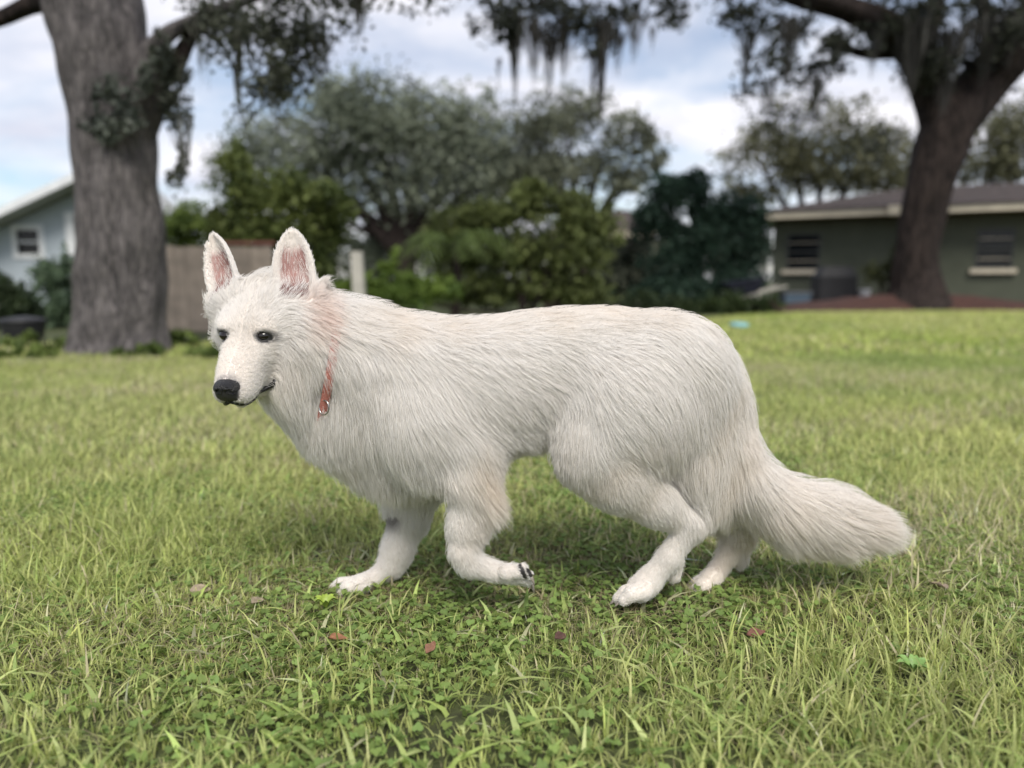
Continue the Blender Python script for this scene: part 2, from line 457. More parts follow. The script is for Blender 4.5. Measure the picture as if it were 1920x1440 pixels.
def limbs_obj(name, lst, mat, parent, origin, **kw):
    for s_, pts in enumerate(lst):
        v, f = limb(pts, seed=s_, **kw)
        o = new_obj(name, mesh_np(name, v - np.array(origin), f, 4, True), parent, mat)
    return o

def leaves(name, blobs, size, cols, parent, origin, seed, aspect=.55, mat=None, shell=.55, droop=0.0, mult=1.0):
    """blobs: (x, y, z, rx, ry, rz, count) -> small folded leaf faces through the volume"""
    r = np.random.default_rng(seed); C = []; T = []
    for bi, (x, y, z, rx, ry, rz, cnt) in enumerate(blobs):
        cnt = int(cnt*mult)
        # sub-clumps inside the blob give light and dark bunches and gaps
        ns = max(3, cnt//45); sc_ = r.normal(size=(ns, 3)); sc_ /= np.linalg.norm(sc_, axis=1, keepdims=True); sc_ *= (r.random((ns, 1))**shell)
        w = r.integers(0, ns, cnt)
        p = sc_[w] + r.normal(0, .20, (cnt, 3))
        C.append(p*np.array((rx, ry, rz)) + np.array((x, y, z)))
        ci = r.random(ns)[w][:, None]*.7 + .3*r.random((cnt, 1))
        T.append(np.array(cols[0])*(1-ci) + np.array(cols[1])*ci)
    C = np.concatenate(C); T = np.concatenate(T)*(.75 + .5*r.random((len(C), 1))); n = len(C)
    d = r.normal(size=(n, 3)); d[:, 2] -= droop; d /= np.linalg.norm(d, axis=1, keepdims=True)
    o = np.cross(d, r.normal(size=(n, 3))); o /= np.linalg.norm(o, axis=1, keepdims=True); nn_ = np.cross(d, o)
    L = size*(.6 + .8*r.random((n, 1))); W = L*aspect
    V = np.stack((C - d*L*.5, C + o*W*.5 + nn_*W*.12, C + d*L*.5, C - o*W*.5 + nn_*W*.12), 1).reshape(-1, 3)
    F = np.arange(4*n).reshape(n, 4)
    me = mesh_np(name, V - np.array(origin), F, 4)
    point_attr(me, 'tint', np.repeat(np.concatenate((T, np.ones((n, 1))), 1), 4, 0), 'FLOAT_COLOR')
    return new_obj(name, me, parent, mat or M_LEAF)

def moss(name, tops, parent, origin, seed, col=((.10, .10, .085), (.20, .20, .17))):
    """hanging strands: tops = (x, y, z, length, spread, count)"""
    r = np.random.default_rng(seed); V = []; T = []; F = []; nb = 0
    for (x, y, z, ln, sp, cnt) in tops:
        cnt = int(cnt); k = 6
        ox, oy = r.normal(0, sp*.5, cnt), r.normal(0, sp*.5, cnt); L = ln*(.35 + .65*r.random(cnt))*np.exp(-(ox/sp)**2*.8)
        az = r.uniform(0, 3.14, cnt); w = .006 + .013*r.random(cnt)
        w = w*(.5 + ln)
        c = np.array(col[0])*(1 - .5) + np.array(col[1])*.5
        ph = r.uniform(0, 6.28, cnt)
        pts = np.zeros((cnt, 2*k, 3))
        for i in range(k):
            t = i/(k-1); conv = 1 - .65*t
            cx = x + ox*conv + .02*np.sin(ph + 4*t); cy = y + oy*conv + .02*np.cos(ph*1.3 + 5*t); cz = z - L*t
            ww = w*(1 - .85*t)*(.6 + .4*np.sin(ph + 9*t))
            pts[:, 2*i] = np.stack((cx - np.cos(az)*ww, cy - np.sin(az)*ww, cz), 1); pts[:, 2*i+1] = np.stack((cx + np.cos(az)*ww, cy + np.sin(az)*ww, cz), 1)
        V.append(pts.reshape(-1, 3))
        tri = np.array([(2*i, 2*i+1, 2*i+3, 2*i+2) for i in range(k-1)])
        F.append((np.arange(cnt)[:, None, None]*2*k + tri[None]).reshape(-1, 4) + nb); nb += cnt*2*k
        m = r.random((cnt, 1)); T.append(np.repeat((np.array(col[0])*(1-m) + np.array(col[1])*m), 2*k, 0))
    V = np.concatenate(V); T = np.concatenate(T)
    me = mesh_np(name, V - np.array(origin), np.concatenate(F), 4)
    point_attr(me, 'tint', np.concatenate((T, np.ones((len(T), 1))), 1), 'FLOAT_COLOR')
    o = new_obj(name, me, parent, M_MOSS); o['kind'] = 'stuff'
    return o

def PX(px, py, Y, r=None):
    p = pix(px, py, Y)
    return tuple(p) if r is None else tuple(p) + (r*Y/FPX,)
def B(px, py, Y, rpx, rpy, cnt, ry=None):
    """leaf blob at a place: radii given as they look from the camera, count"""
    p = pix(px, py, Y); a, c = rpx*Y/FPX, rpy*Y/FPX
    return (p[0], p[1], p[2], a, ry or (a + c)/2, c, cnt)

# ---- big oak beside the fence
YT = 7.0
base = pix(232, 655, YT); org = (base[0], YT, 0.0)
oak = tag(empty('oak_tree', org), 'massive grey-barked oak trunk rising beside the beige fence', 'tree')
limbs_obj('trunk', [[PX(226, 690, YT, 112), PX(226, 655, YT, 90), PX(226, 610, YT, 80), PX(227, 520, YT, 76), PX(226, 430, YT, 73), PX(219, 330, YT, 69), PX(213, 230, YT, 70), PX(197, 120, YT, 76),
    PX(177, 20, YT, 79), PX(165, -90, YT, 76), PX(150, -240, YT, 66), PX(120, -420, YT, 52)]], M_BARK, oak, org, seg=64, sub=10, rough=.030, flute=9)
limbs_obj('limb', [[PX(235, 270, YT, 40), PX(262, 190, YT, 42), PX(276, 130, YT, 34), PX(300, 78, YT - .05, 17), PX(350, 45, YT - .1, 11), PX(430, 12, YT - .3, 9), PX(560, -30, YT - .8, 8), PX(760, -70, YT - 1.2, 6)]], M_BARK, oak, org, seg=24, sub=8)
limbs_obj('limb', [[PX(130, -10, YT, 26), PX(60, 8, YT, 17), PX(0, 34, YT, 13), PX(-90, 60, YT - .2, 9), PX(-200, 40, YT - .4, 5)]], M_BARK_DARK, oak, org, seg=16, sub=6)
limbs_obj('limb', [[PX(330, 150, YT, 9), PX(370, 62, YT, 8), PX(440, 40, YT - .1, 6), PX(520, 80, YT - .2, 4), PX(600, 130, YT - .3, 2)],
                   [PX(300, 170, YT, 8), PX(360, 60, YT, 7), PX(420, 90, YT, 4), PX(440, 140, YT, 2)]], M_BARK_DARK, oak, org, seg=10, sub=6)
Lk = ((.040, .046, .036), (.115, .125, .09))
bl = [B(480, 60, 6.6, 120, 70, 900), B(560, 120, 6.5, 60, 80, 500), B(420, 20, 6.8, 80, 60, 500), B(560, 10, 6.3, 120, 60, 800), B(500, 170, 6.5, 70, 50, 300), B(322, 150, 6.9, 26, 60, 260), B(335, 230, 6.9, 24, 60, 220), B(335, 320, 7.0, 22, 50, 140), B(300, 90, 6.8, 30, 40, 160),
      B(700, -60, 6.0, 160, 60, 500), B(200, -260, 7, 500, 160, 1500), B(900, -190, 5.6, 300, 110, 900)]
leaves('crown', bl, .056, Lk, oak, org, 21, mult=1.5)
ms = [PX(318, 130, 6.95) + (.75, .20, 40), PX(345, 215, 6.9) + (.65, .16, 30), PX(445, 60, 6.7) + (.75, .06, 30), PX(443, 120, 6.7) + (.5, .04, 18), PX(520, 120, 6.6) + (.7, .2, 50), PX(670, -40, 6.2) + (.55, .05, 40), PX(676, -30, 6.2) + (.5, .03, 30), PX(600, 60, 6.4) + (.5, .15, 40),
      PX(380, 40, 6.8) + (.6, .15, 30)]
moss('moss', ms, oak, org, 22)
fr = [B(205, 205, 6.64, 62, 46, 260, .05), B(235, 245, 6.62, 64, 30, 220, .05), B(278, 140, 6.68, 36, 60, 160, .06), B(200, 165, 6.64, 60, 50, 110, .05)]
leaves('resurrection_fern', fr, .07, ((.065, .078, .066), (.17, .19, .155)), oak, org, 23, droop=.6)

# ---- oak with forked limbs by the house
YR = 17.0
org = tuple(pix(1722, 548, YR)); org = (org[0], YR, 0)
oak2 = tag(empty('oak_tree', org), 'dark leaning oak with forked limbs in the red mulch by the green house', 'tree')
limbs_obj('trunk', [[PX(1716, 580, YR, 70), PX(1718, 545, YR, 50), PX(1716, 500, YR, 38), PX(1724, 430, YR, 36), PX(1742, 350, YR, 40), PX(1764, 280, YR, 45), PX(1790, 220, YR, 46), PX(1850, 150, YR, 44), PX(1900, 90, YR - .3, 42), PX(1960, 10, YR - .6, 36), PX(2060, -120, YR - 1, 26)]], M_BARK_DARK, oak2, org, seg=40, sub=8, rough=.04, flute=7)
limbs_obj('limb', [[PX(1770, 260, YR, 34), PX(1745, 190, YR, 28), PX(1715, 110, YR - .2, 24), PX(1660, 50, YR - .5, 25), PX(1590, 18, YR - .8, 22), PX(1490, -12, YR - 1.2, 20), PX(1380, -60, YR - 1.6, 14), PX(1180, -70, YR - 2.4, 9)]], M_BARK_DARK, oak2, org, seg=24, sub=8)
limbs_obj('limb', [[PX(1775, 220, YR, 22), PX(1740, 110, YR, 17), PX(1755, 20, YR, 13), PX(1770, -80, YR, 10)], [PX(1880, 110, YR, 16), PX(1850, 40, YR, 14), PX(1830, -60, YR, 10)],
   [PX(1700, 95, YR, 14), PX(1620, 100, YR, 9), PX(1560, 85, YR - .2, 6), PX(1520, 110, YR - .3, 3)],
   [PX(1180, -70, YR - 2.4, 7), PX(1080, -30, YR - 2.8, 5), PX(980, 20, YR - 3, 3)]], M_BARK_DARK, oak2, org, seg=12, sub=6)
bl = [B(1420, 30, 15.5, 70, 40, 420), B(1450, 110, 15.7, 60, 60, 420), B(1520, 130, 15.9, 60, 40, 380), B(1500, 60, 15.8, 60, 40, 260), B(1560, 90, 16, 45, 30, 220), B(1600, 60, 16, 60, 40, 260), B(1690, 40, 16.2, 60, 50, 330), B(1800, 40, 16.6, 90, 60, 600), B(1820, 150, 16.8, 60, 60, 500), B(1760, 120, 16.4, 70, 60, 700), B(1890, 40, 16.4, 60, 60, 500), B(1720, 20, 16, 90, 40, 600), B(1850, 100, 16.4, 70, 60, 500),
      B(1400, -20, 15, 100, 40, 300), B(1600, -90, 16, 300, 70, 900), B(1900, -80, 16.4, 260, 90, 900), B(1480, 190, 15.8, 80, 50, 240), B(1630, 250, 16, 80, 60, 160),
      B(930, 30, 13.6, 55, 50, 420), B(1010, 20, 13.8, 70, 45, 500), B(1090, 50, 14, 60, 55, 450), B(1170, 30, 14.2, 60, 50, 420), B(1240, 10, 14.4, 60, 45, 350), B(1080, -60, 14, 260, 50, 700)]
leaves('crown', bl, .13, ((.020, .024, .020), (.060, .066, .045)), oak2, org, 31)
ms = [PX(965, 30, 13.7) + (1.7, .22, 80), PX(1000, 40, 13.7) + (1.2, .35, 80), PX(1060, 40, 13.9) + (1.1, .40, 90), PX(1130, 40, 14) + (1.9, .20, 80), PX(1030, 60, 13.8) + (1.3, .25, 60), PX(1190, 30, 14.1) + (.9, .35, 60), PX(1115, 100, 14) + (1.0, .14, 40), PX(1160, 60, 14.1) + (.8, .2, 40), PX(935, 110, 13.6) + (.6, .05, 16), PX(1225, 50, 14.3) + (.6, .12, 20),
      PX(1400, 60, 15.4) + (1.3, .25, 60), PX(1440, 150, 15.6) + (.9, .3, 50), PX(1530, 150, 15.8) + (1.0, .3, 50), PX(1710, 40, 16) + (1.7, .5, 150), PX(1780, 60, 16.2) + (1.8, .5, 150), PX(1850, 40, 16.2) + (1.4, .5, 120), PX(1900, 20, 16) + (1.2, .4, 80), PX(1480, 40, 15.6) + (1.4, .4, 80), PX(1640, 60, 16) + (1.0, .3, 50), PX(1570, 60, 15.9) + (.8, .2, 40)]
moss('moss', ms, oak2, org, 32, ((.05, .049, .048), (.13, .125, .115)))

# ---- trees behind the yard
def tree(name, label, px, Y, trunk_px, tops, blobs, size, cols, seed, bark=M_BARK_DARK, mosses=None, group='trees behind the yard', mult=2.6):
    o = pix(px, 540, Y); org = (o[0], Y, 0.0)
    root_ = tag(empty(name, org), label, 'tree', group)
    gy_ = 525 + .684*FPX/Y
    fork = PX(px, gy_ - 130*25/Y*.6, Y, trunk_px*.8)
    limbs_obj('trunk', [[PX(px, gy_ + 6, Y, trunk_px*1.5), PX(px, gy_ - 20, Y, trunk_px), fork]], bark, root_, org, seg=16, sub=5)
    limbs_obj('limb', [[fork, ((fork[0] + PX(tx_, ty_, Y)[0])/2, Y + .2, (fork[2] + PX(tx_, ty_, Y)[2])/2 + .25, fork[3]*.5), PX(tx_, ty_, Y + .1, 2.2)] for tx_, ty_ in tops], bark, root_, org, seg=8, sub=5)
    leaves('crown', blobs, size, cols, root_, org, seed, mult=mult)
    if mosses: moss('moss', mosses, root_, org, seed + 1)
    return root_
GREY = ((.10, .118, .092), (.31, .345, .25)); OLIVE = ((.075, .08, .046), (.24, .24, .14)); DARK = ((.016, .034, .025), (.056, .098, .066))
tree('oak_tree', 'broad grey-green oak behind the post and vine shrubs', 760, 27.0, 24, [(560, 300), (640, 260), (700, 220), (800, 200), (880, 260), (950, 300), (690, 400), (650, 420), (860, 380)],
     [B(680, 210, 26, 90, 80, 1100), B(560, 280, 27, 110, 90, 1300), B(480, 330, 27, 80, 90, 800), B(780, 230, 27, 100, 80, 1300), B(880, 260, 27, 90, 80, 1100), B(700, 320, 27.5, 130, 70, 1500), B(830, 340, 27, 120, 80, 1500), B(950, 330, 26, 90, 90, 1100), B(620, 190, 27, 50, 50, 300), B(900, 420, 28, 80, 60, 700), B(600, 380, 28, 90, 60, 800), B(780, 430, 29, 60, 40, 350), B(690, 462, 28, 60, 22, 260)], .20, GREY, 51)
tree('oak_tree', 'grey oak with open airy crown behind the palm-like vine shrub', 1090, 25.0, 15, [(1000, 250), (1060, 220), (1130, 270), (1200, 280), (1180, 330), (1040, 300)],
     [B(1010, 250, 25, 80, 70, 800), B(1080, 210, 25, 60, 50, 420), B(1150, 260, 25, 70, 50, 420), B(1215, 280, 25, 40, 50, 300), B(1100, 330, 25, 90, 50, 600), B(1190, 340, 25, 50, 30, 220), B(1000, 340, 25, 70, 60, 600)], .18, ((.10, .112, .08), (.29, .31, .22)), 53)
tree('oak_tree', 'olive oak crown rising over the green house roof, between its vent and left end', 1530, 32.0, 14, [(1420, 300), (1480, 280), (1550, 270), (1620, 290)],
     [B(1420, 290, 32, 70, 50, 500), B(1490, 310, 32, 80, 50, 800), B(1570, 290, 32, 80, 60, 900), B(1650, 300, 32, 70, 60, 800), B(1400, 360, 32, 60, 40, 420), B(1440, 240, 31, 60, 50, 240), B(1560, 220, 31, 70, 40, 260), B(1700, 330, 33, 60, 40, 400), B(1600, 340, 33, 120, 30, 700)], .20, OLIVE, 55)
tree('oak_tree', 'olive-green tree rising over the roof right of the leaning oak', 1890, 31.0, 13, [(1850, 260), (1900, 250), (1960, 270)],
     [B(1870, 270, 31, 60, 70, 700), B(1930, 250, 31, 70, 80, 800), B(1990, 260, 31, 80, 80, 700), B(1850, 330, 32, 70, 30, 400)], .20, OLIVE, 57)
tree('evergreen_tree', 'dense dark blue-green tree standing left of the green house', 1310, 18.0, 13, [(1230, 400), (1290, 370), (1360, 390), (1400, 430)],
     [B(1255, 360, 18, 55, 30, 700), B(1300, 345, 18, 45, 25, 400), B(1230, 410, 18, 42, 45, 700), B(1380, 400, 18, 50, 40, 700), B(1310, 450, 18, 80, 40, 1100), B(1270, 500, 18, 70, 40, 800), B(1390, 470, 18, 50, 50, 700), B(1420, 430, 18, 25, 30, 200), B(1300, 545, 17.6, 80, 26, 900), B(1380, 535, 17.6, 60, 32, 800), B(1335, 400, 18, 45, 35, 500), B(1240, 550, 17.8, 50, 25, 450)], .13, DARK, 59)
tree('small_tree', 'dark thin-stemmed tree in front of the distant cream fascia', 1180, 19.0, 5, [(1150, 450), (1190, 460), (1210, 500)],
     [B(1170, 490, 19, 50, 50, 500), B(1220, 540, 19, 50, 30, 400), B(1130, 540, 19, 50, 30, 400)], .11, ((.020, .026, .018), (.07, .08, .05)), 61)

def shrub(name, label, px, Y, blobs, size, cols, seed, stems=5, droop=.2, cat='shrub', group='shrubs along the yard edge'):
    o = pix(px, 560, Y); org = (o[0], Y, 0.0)
    root_ = tag(empty(name, org), label, cat, group)
    rr_ = random.Random(seed); gy_ = 525 + .684*FPX/Y
    st = []
    for k in range(stems):
        b = blobs[rr_.randrange(len(blobs))]
        x0 = o[0] + rr_.uniform(-.3, .3)
        st.append([(x0, Y, -.05, .03), ((x0 + b[0])/2, (Y + b[1])/2, b[2]*.5, .022), (b[0], b[1], b[2], .008)])
    limbs_obj('stem', st, M_BARK_DARK, root_, org, seg=7, sub=4)
    leaves('foliage', blobs, size, cols, root_, org, seed, droop=droop, mult=1.6)
    return root_
LIME = ((.075, .120, .022), (.24, .31, .062)); MID = ((.025, .048, .020), (.095, .145, .055)); DEEP = ((.016, .028, .014), (.060, .085, .035))
shrub('vine_shrub', 'tall vine-draped shrub with lime tips above the dog ears', 540, 11.5,
      [B(440, 310, 11.5, 30, 45, 420), B(470, 360, 11.5, 60, 50, 800), B(560, 370, 11.5, 60, 50, 900), B(620, 380, 11.4, 45, 40, 500), B(520, 440, 11.6, 100, 50, 1500), B(600, 450, 11.6, 50, 60, 800), B(560, 520, 11.6, 80, 50, 1000), B(430, 420, 11.6, 40, 50, 500)], .10, ((.042, .064, .020), (.175, .21, .06)), 71, 8)
shrub('hedge', 'low clipped lime-topped hedge behind the concrete post', 720, 11.0, [B(640, 545, 11, 45, 25, 500), B(700, 535, 11, 50, 22, 550), B(770, 530, 11, 50, 22, 550), B(730, 560, 10.9, 100, 30, 900), B(735, 495, 11, 22, 25, 200), B(830, 545, 11, 50, 25, 400)], .075, ((.045, .085, .020), (.19, .27, .05)), 73, 5)
shrub('hedge', 'lime hedge top showing over the beige fence', 380, 12.5, [B(345, 410, 12.5, 50, 28, 600), B(420, 425, 12.5, 60, 22, 600), B(340, 440, 12.6, 50, 30, 500), B(480, 440, 12.6, 50, 22, 350)], .09, ((.05, .085, .022), (.20, .26, .06)), 75, 4)
shrub('vine_shrub', 'arching yellow-green vine thicket over the middle of the yard', 1000, 12.5,
      [B(860, 430, 12.5, 60, 30, 800), B(930, 400, 12.5, 60, 30, 800), B(1000, 380, 12.5, 50, 35, 700), B(1010, 350, 12.5, 25, 25, 240), B(1080, 400, 12.6, 50, 35, 700), B(860, 490, 12.6, 55, 40, 700), B(960, 470, 12.7, 80, 50, 1200), B(1070, 470, 12.6, 50, 60, 900), B(1120, 440, 12.7, 40, 60, 600), B(920, 545, 12.6, 90, 30, 900), B(1080, 545, 12.7, 70, 30, 800), B(1010, 530, 12.8, 50, 40, 500)], .11, ((.048, .062, .022), (.19, .225, .075)), 77, 9, .5)
# drooping fronds at its left side
def frond_plant(name, label, px, py, Y, n, ln, seed):
    o = pix(px, py, Y); org = (o[0], Y, 0.0); root_ = tag(empty(name, org), label, 'palm', 'shrubs along the yard edge')
    r = random.Random(seed); gnd = []
    limbs_obj('trunk', [[(o[0], Y, -.05, .07), (o[0] + .05, Y, o[2]*.6, .06), (o[0], Y, o[2], .05)]], M_BARK_DARK, root_, org, seg=10, sub=5)
    for k in range(n):
        a = 6.283*k/n + r.uniform(-.2, .2); L = ln*r.uniform(.8, 1.15); up = r.uniform(.35, .9)
        vs = []; fs = []; T = []
        spine = []
        for i in range(12):
            t = i/11
            spine.append(np.array((math.cos(a)*L*t*.9, math.sin(a)*L*t*.9, L*(up*t - (.55 + .5*up)*t*t))))
        for i in range(1, 12):
            for s in (-1, 1):
                d = spine[i] - spine[i-1]; d /= np.linalg.norm(d); side = np.array((-math.sin(a), math.cos(a), 0))*s
                l = .36*ln*math.sin(math.pi*(.12 + .85*i/12)); tip = spine[i] + side*l*.75 + d*l*.55 + np.array((0, 0, -l*.45))
                w = d*.030*ln; b0 = len(vs)
                vs += [spine[i] - w*.5, spine[i] + w, tip]; fs.append((b0, b0+1, b0+2))
                c = np.array((.085, .12, .035))*r.uniform(.6, 1.6); T += [c]*3
        me = mesh_np('frond', np.array(vs) + np.array((0, 0, o[2])), fs, 3)
        point_attr(me, 'tint', np.concatenate((np.array(T), np.ones((len(T), 1))), 1), 'FLOAT_COLOR')
        new_obj('frond', me, root_, M_LEAF)
frond_plant('palm', 'small palm with drooping fronds left of the vine thicket', 850, 455, 12.0, 17, 1.05, 3)
shrub('shrub', 'loose grey-green shrub in front of the pale blue house', 95, 11.0, [B(100, 530, 11, 45, 40, 600), B(120, 510, 11, 30, 40, 320), B(70, 580, 10.8, 50, 40, 700), B(125, 590, 10.6, 35, 40, 450)], .085, ((.045, .075, .045), (.15, .21, .12)), 79, 6)
shrub('shrub', 'dark rounded shrub at the left edge of the yard', 10, 10.5, [B(0, 560, 10.5, 45, 40, 800), B(30, 580, 10.4, 35, 30, 450), B(-40, 550, 10.6, 50, 50, 600), B(15, 610, 10.2, 50, 25, 400)], .08, DEEP, 81, 5)
shrub('shrub', 'dark low bush at the left end of the green house bed', 1330, 15.0, [B(1310, 580, 15, 45, 24, 600), B(1360, 570, 15, 45, 28, 600), B(1400, 575, 14.9, 40, 22, 450), B(1440, 570, 14.8, 25, 18, 250)], .09, ((.014, .026, .012), (.07, .10, .03)), 83, 5)
shrub('shrub', 'dim olive bush growing at the foot of the leaning oak', 1665, 17.5, [B(1650, 510, 17.5, 35, 25, 350), B(1680, 500, 17.6, 30, 40, 350)], .09, ((.018, .024, .010), (.07, .08, .03)), 85, 4)
shrub('shrub', 'dark undergrowth behind the small palm', 900, 15.5, [B(820, 540, 15.5, 70, 30, 500), B(920, 540, 15.5, 70, 34, 500), B(1010, 550, 15.6, 60, 30, 400), B(1130, 560, 15.6, 70, 30, 500), B(1210, 570, 15.4, 60, 25, 400), B(760, 560, 15.4, 60, 20, 300)], .10, DEEP, 87, 6)
# rough weeds at the foot of the big oak and fence
wd = []
for k in range(34):
    px_ = -60 + k*15 + random.uniform(-8, 8); Yw = random.uniform(6.1, 7.6); py_ = 525 + .684*FPX/Yw - random.uniform(8, 20)
    wd.append(B(px_, py_, Yw, 22, 14, 70))
leaves('weeds', wd, .075, ((.055, .090, .025), (.20, .26, .07)), None, (0, 0, 0), 91, droop=-.6)
tag(bpy.data.objects['weeds'], 'rough tall weeds round the foot of the big oak', 'weeds', kind='stuff')

wood = []
rw = random.Random(5)
for k in range(60):
    px_ = 300 + k*28 + rw.uniform(-14, 14); Yw = rw.uniform(38, 46); hgt_ = rw.uniform(60, 105)
    wood.append(B(px_, 520 - hgt_*.5, Yw, 40, hgt_*.7, 420))
    wood.append(B(px_, 545, Yw, 36, 20, 110))
leaves('far_wood', wood, .30, ((.040, .050, .038), (.13, .145, .105)), None, (0, 0, 0), 95)
tag(bpy.data.objects['far_wood'], 'hazy grey-green wood closing the horizon behind the yards', 'woods', kind='stuff')
# ================================================================== HOUSES, FENCE, SMALL THINGS
M_CREAM = simple_mat('cream_paint', (.60, .54, .42), .6, .12, 3)
M_GREENWALL = simple_mat('green_wall', (.085, .095, .066), .85, .12, 2.5, .2)
M_ROOF = simple_mat('brown_shingle', (.058, .045, .042), .95, .35, 6, .6)
M_GLASS = simple_mat('window_glass', (.010, .012, .015), .12, .2, 2, spec=.3)
M_WHITE = simple_mat('white_paint', (.74, .75, .76), .6, .06, 4)
M_BLUEWALL = simple_mat('pale_blue_siding', (.40, .45, .49), .8, .06, 2)
M_FENCE = simple_mat('beige_fence', (.24, .20, .165), .9, .25, 5, .5)
M_CONC = simple_mat('concrete', (.44, .42, .37), .9, .18, 7, .4)
M_BLACK = simple_mat('black_cover', (.012, .012, .014), .6, .3, 5, .3)

# ---- green house, its front wall running from far left to near right
O2 = np.array((7.75, 22.3)); dh = np.array((.877, -.48)); dh /= np.linalg.norm(dh); nh_ = np.array((dh[1], -dh[0]))
if nh_[1] > 0: nh_ = -nh_
house = tag(empty('green_house', (O2[0], O2[1], 0), math.atan2(dh[1], dh[0])), 'low green house with brown shingle roof and cream fascia behind the leaning oak', 'house')
def s_of(px):
    k = (px - 960)/FPX/_c8      # ground-level approximation of the viewing direction
    return (k*O2[1] - O2[0])/(dh[0] - k*dh[1])
# local frame: x along the wall, -y to the camera
LEN, EAVE = 12.0, 2.42
w1a, w1b = s_of(1462), s_of(1524); w2a, w2b = s_of(1808), s_of(1878)
zs, zt_ = .98, 2.02
def wall_boxes(mat, x0, x1, name='wall'):
    mb = MB(); mb.box((x0, 0, 0), (x1, .2, EAVE)); mb.build(name, mat, house)
xs = [0, w1a, w1b, w2a, w2b, LEN]
for a, b in ((xs[0], xs[1]), (xs[2], xs[3]), (xs[4], xs[5])): wall_boxes(M_GREENWALL, a, b)
for a, b in ((w1a, w1b), (w2a, w2b)):
    for za, zb_ in ((0, zs), (zt_, EAVE)):
        mb = MB(); mb.box((a, .002, za), (b, .198, zb_)); mb.build('wall', M_GREENWALL, house)
    w = MB(); f = .05
    w.box((a, -.02, zs), (a + f, .10, zt_)); w.box((b - f, -.02, zs), (b, .10, zt_)); w.box((a + f, -.02, zt_ - f), (b - f, .10, zt_)); w.box((a + f, -.02, zs), (b - f, .10, zs + f)); w.box((a + f, -.015, (zs + zt_)/2 - .025), (b - f, .09, (zs + zt_)/2 + .025))
    win = w.build('window', simple_mat('dark_frame', (.06, .065, .06), .6, .1, 3), house)
    g = MB(); g.box((a + f, .05, zs + f), (b - f, .06, (zs + zt_)/2 - .025)); g.build('pane', M_GLASS, win)
    g = MB(); g.box((a + f, .03, (zs + zt_)/2 + .025), (b - f, .04, zt_ - f)); g.build('pane', M_GLASS, win)
    for kk in range(1, 4):
        zz_ = zs + (zt_ - zs)*kk/4
        if kk == 2: continue
        g = MB(); g.box((a + f, .015, zz_ - .012), (b - f, .027, zz_ + .012)); g.build('glazing_bar', M_CREAM, win)
    sl = MB(); sl.box((a - .10, -.12, zs - .12), (b + .10, .0, zs - .002)); sl.build('sill', M_CREAM, win)
for lo_, hi_ in (((0, .2, 0), (.2, 8, EAVE)), ((LEN - .2, .2, 0), (LEN, 8, EAVE)), ((.2, 7.8, 0), (LEN - .2, 8, EAVE))):
    mb = MB(); mb.box(lo_, hi_); mb.build('wall', M_GREENWALL, house)
mb = MB(); OV = .75
mb.box((-OV, -OV, EAVE), (LEN + OV, -OV + .05, EAVE + .20)); fas = mb.build('fascia', M_CREAM, house)
mb = MB(); mb.box((-OV, -OV + .05, EAVE), (-OV + .05, 8 + OV, EAVE + .20)); mb.build('fascia', M_CREAM, house)
mb = MB(); mb.box((-OV + .05, -OV + .05, EAVE + .02), (LEN + OV, 8 + OV, EAVE + .06)); mb.build('soffit', M_CREAM, house)
rf = MB(); zE, zR = EAVE + .18, EAVE + 1.15
V_ = [(-OV - .05, -OV - .05, zE), (LEN + OV, -OV - .05, zE), (LEN + OV, 8 + OV, zE), (-OV - .05, 8 + OV, zE), (3.2, 4, zR), (LEN - 3, 4, zR)]
me = bpy.data.meshes.new('roof'); me.from_pydata(V_, [], [(0, 1, 5, 4), (1, 2, 5), (2, 3, 4, 5), (3, 0, 4), (3, 2, 1, 0)]); roof = new_obj('roof', me, house, M_ROOF)
# shingle courses on the front slope: proud strips
for k in range(1, 15):
    t = k/15; z_ = zE + (zR - zE)*t; y_ = -OV - .05 + (4 + OV + .05)*t; xl = -OV - .05 + (3.2 + OV + .05)*t; xr = LEN + OV + (-3 - OV)*t
    mb = MB(); mb.hexa([(xl, y_ - .31, z_ - .060), (xr, y_ - .31, z_ - .060), (xr, y_, z_ + .004), (xl, y_, z_ + .004), (xl, y_ - .31, z_ - .036), (xr, y_ - .31, z_ - .036), (xr, y_, z_ + .016), (xl, y_, z_ + .016)])
    mb.build('shingle_course', M_ROOF, roof)
# roof vent
xv = s_of(1625) + 1.0
yv = 2.3; zv = zE + (zR - zE)*(yv + OV)/(4 + OV)
mb = MB(); mb.tube([(xv, yv, zv - .05), (xv, yv, zv + .22)], .17, 14); mb.tube([(xv, yv, zv + .22), (xv, yv, zv + .30), (xv, yv, zv + .36)], [.27, .25, .08], 14); mb.build('roof_vent', M_WHITE, roof)
# gutter elbow and downpipe
xg = s_of(1668)
mb = MB(); mb.tube([(xg - .15, -OV - .06, EAVE + .10), (xg, -OV + .1, EAVE - .06), (xg + .05, -.10, EAVE - .25), (xg + .05, -.08, EAVE - .5), (xg + .05, -.08, .15)], .055, 8); mb.build('downpipe', M_CREAM, house)
mb = MB(); mb.box((xg - .30, -OV - .12, EAVE - .02), (xg - .02, -OV - .004, EAVE + .22)); mb.build('gutter_box', M_CREAM, house)
mb = MB(); mb.box((w2b + 1.0, -.03, 0), (w2b + 1.95, -.002, 2.05)); dr = mb.build('door', simple_mat('door_dark', (.03, .03, .028), .6, .2, 3), house)
mb = MB(); mb.box((w2b + 1.80, -.07, .98), (w2b + 1.87, -.03, 1.06)); mb.build('handle', M_CREAM, dr)

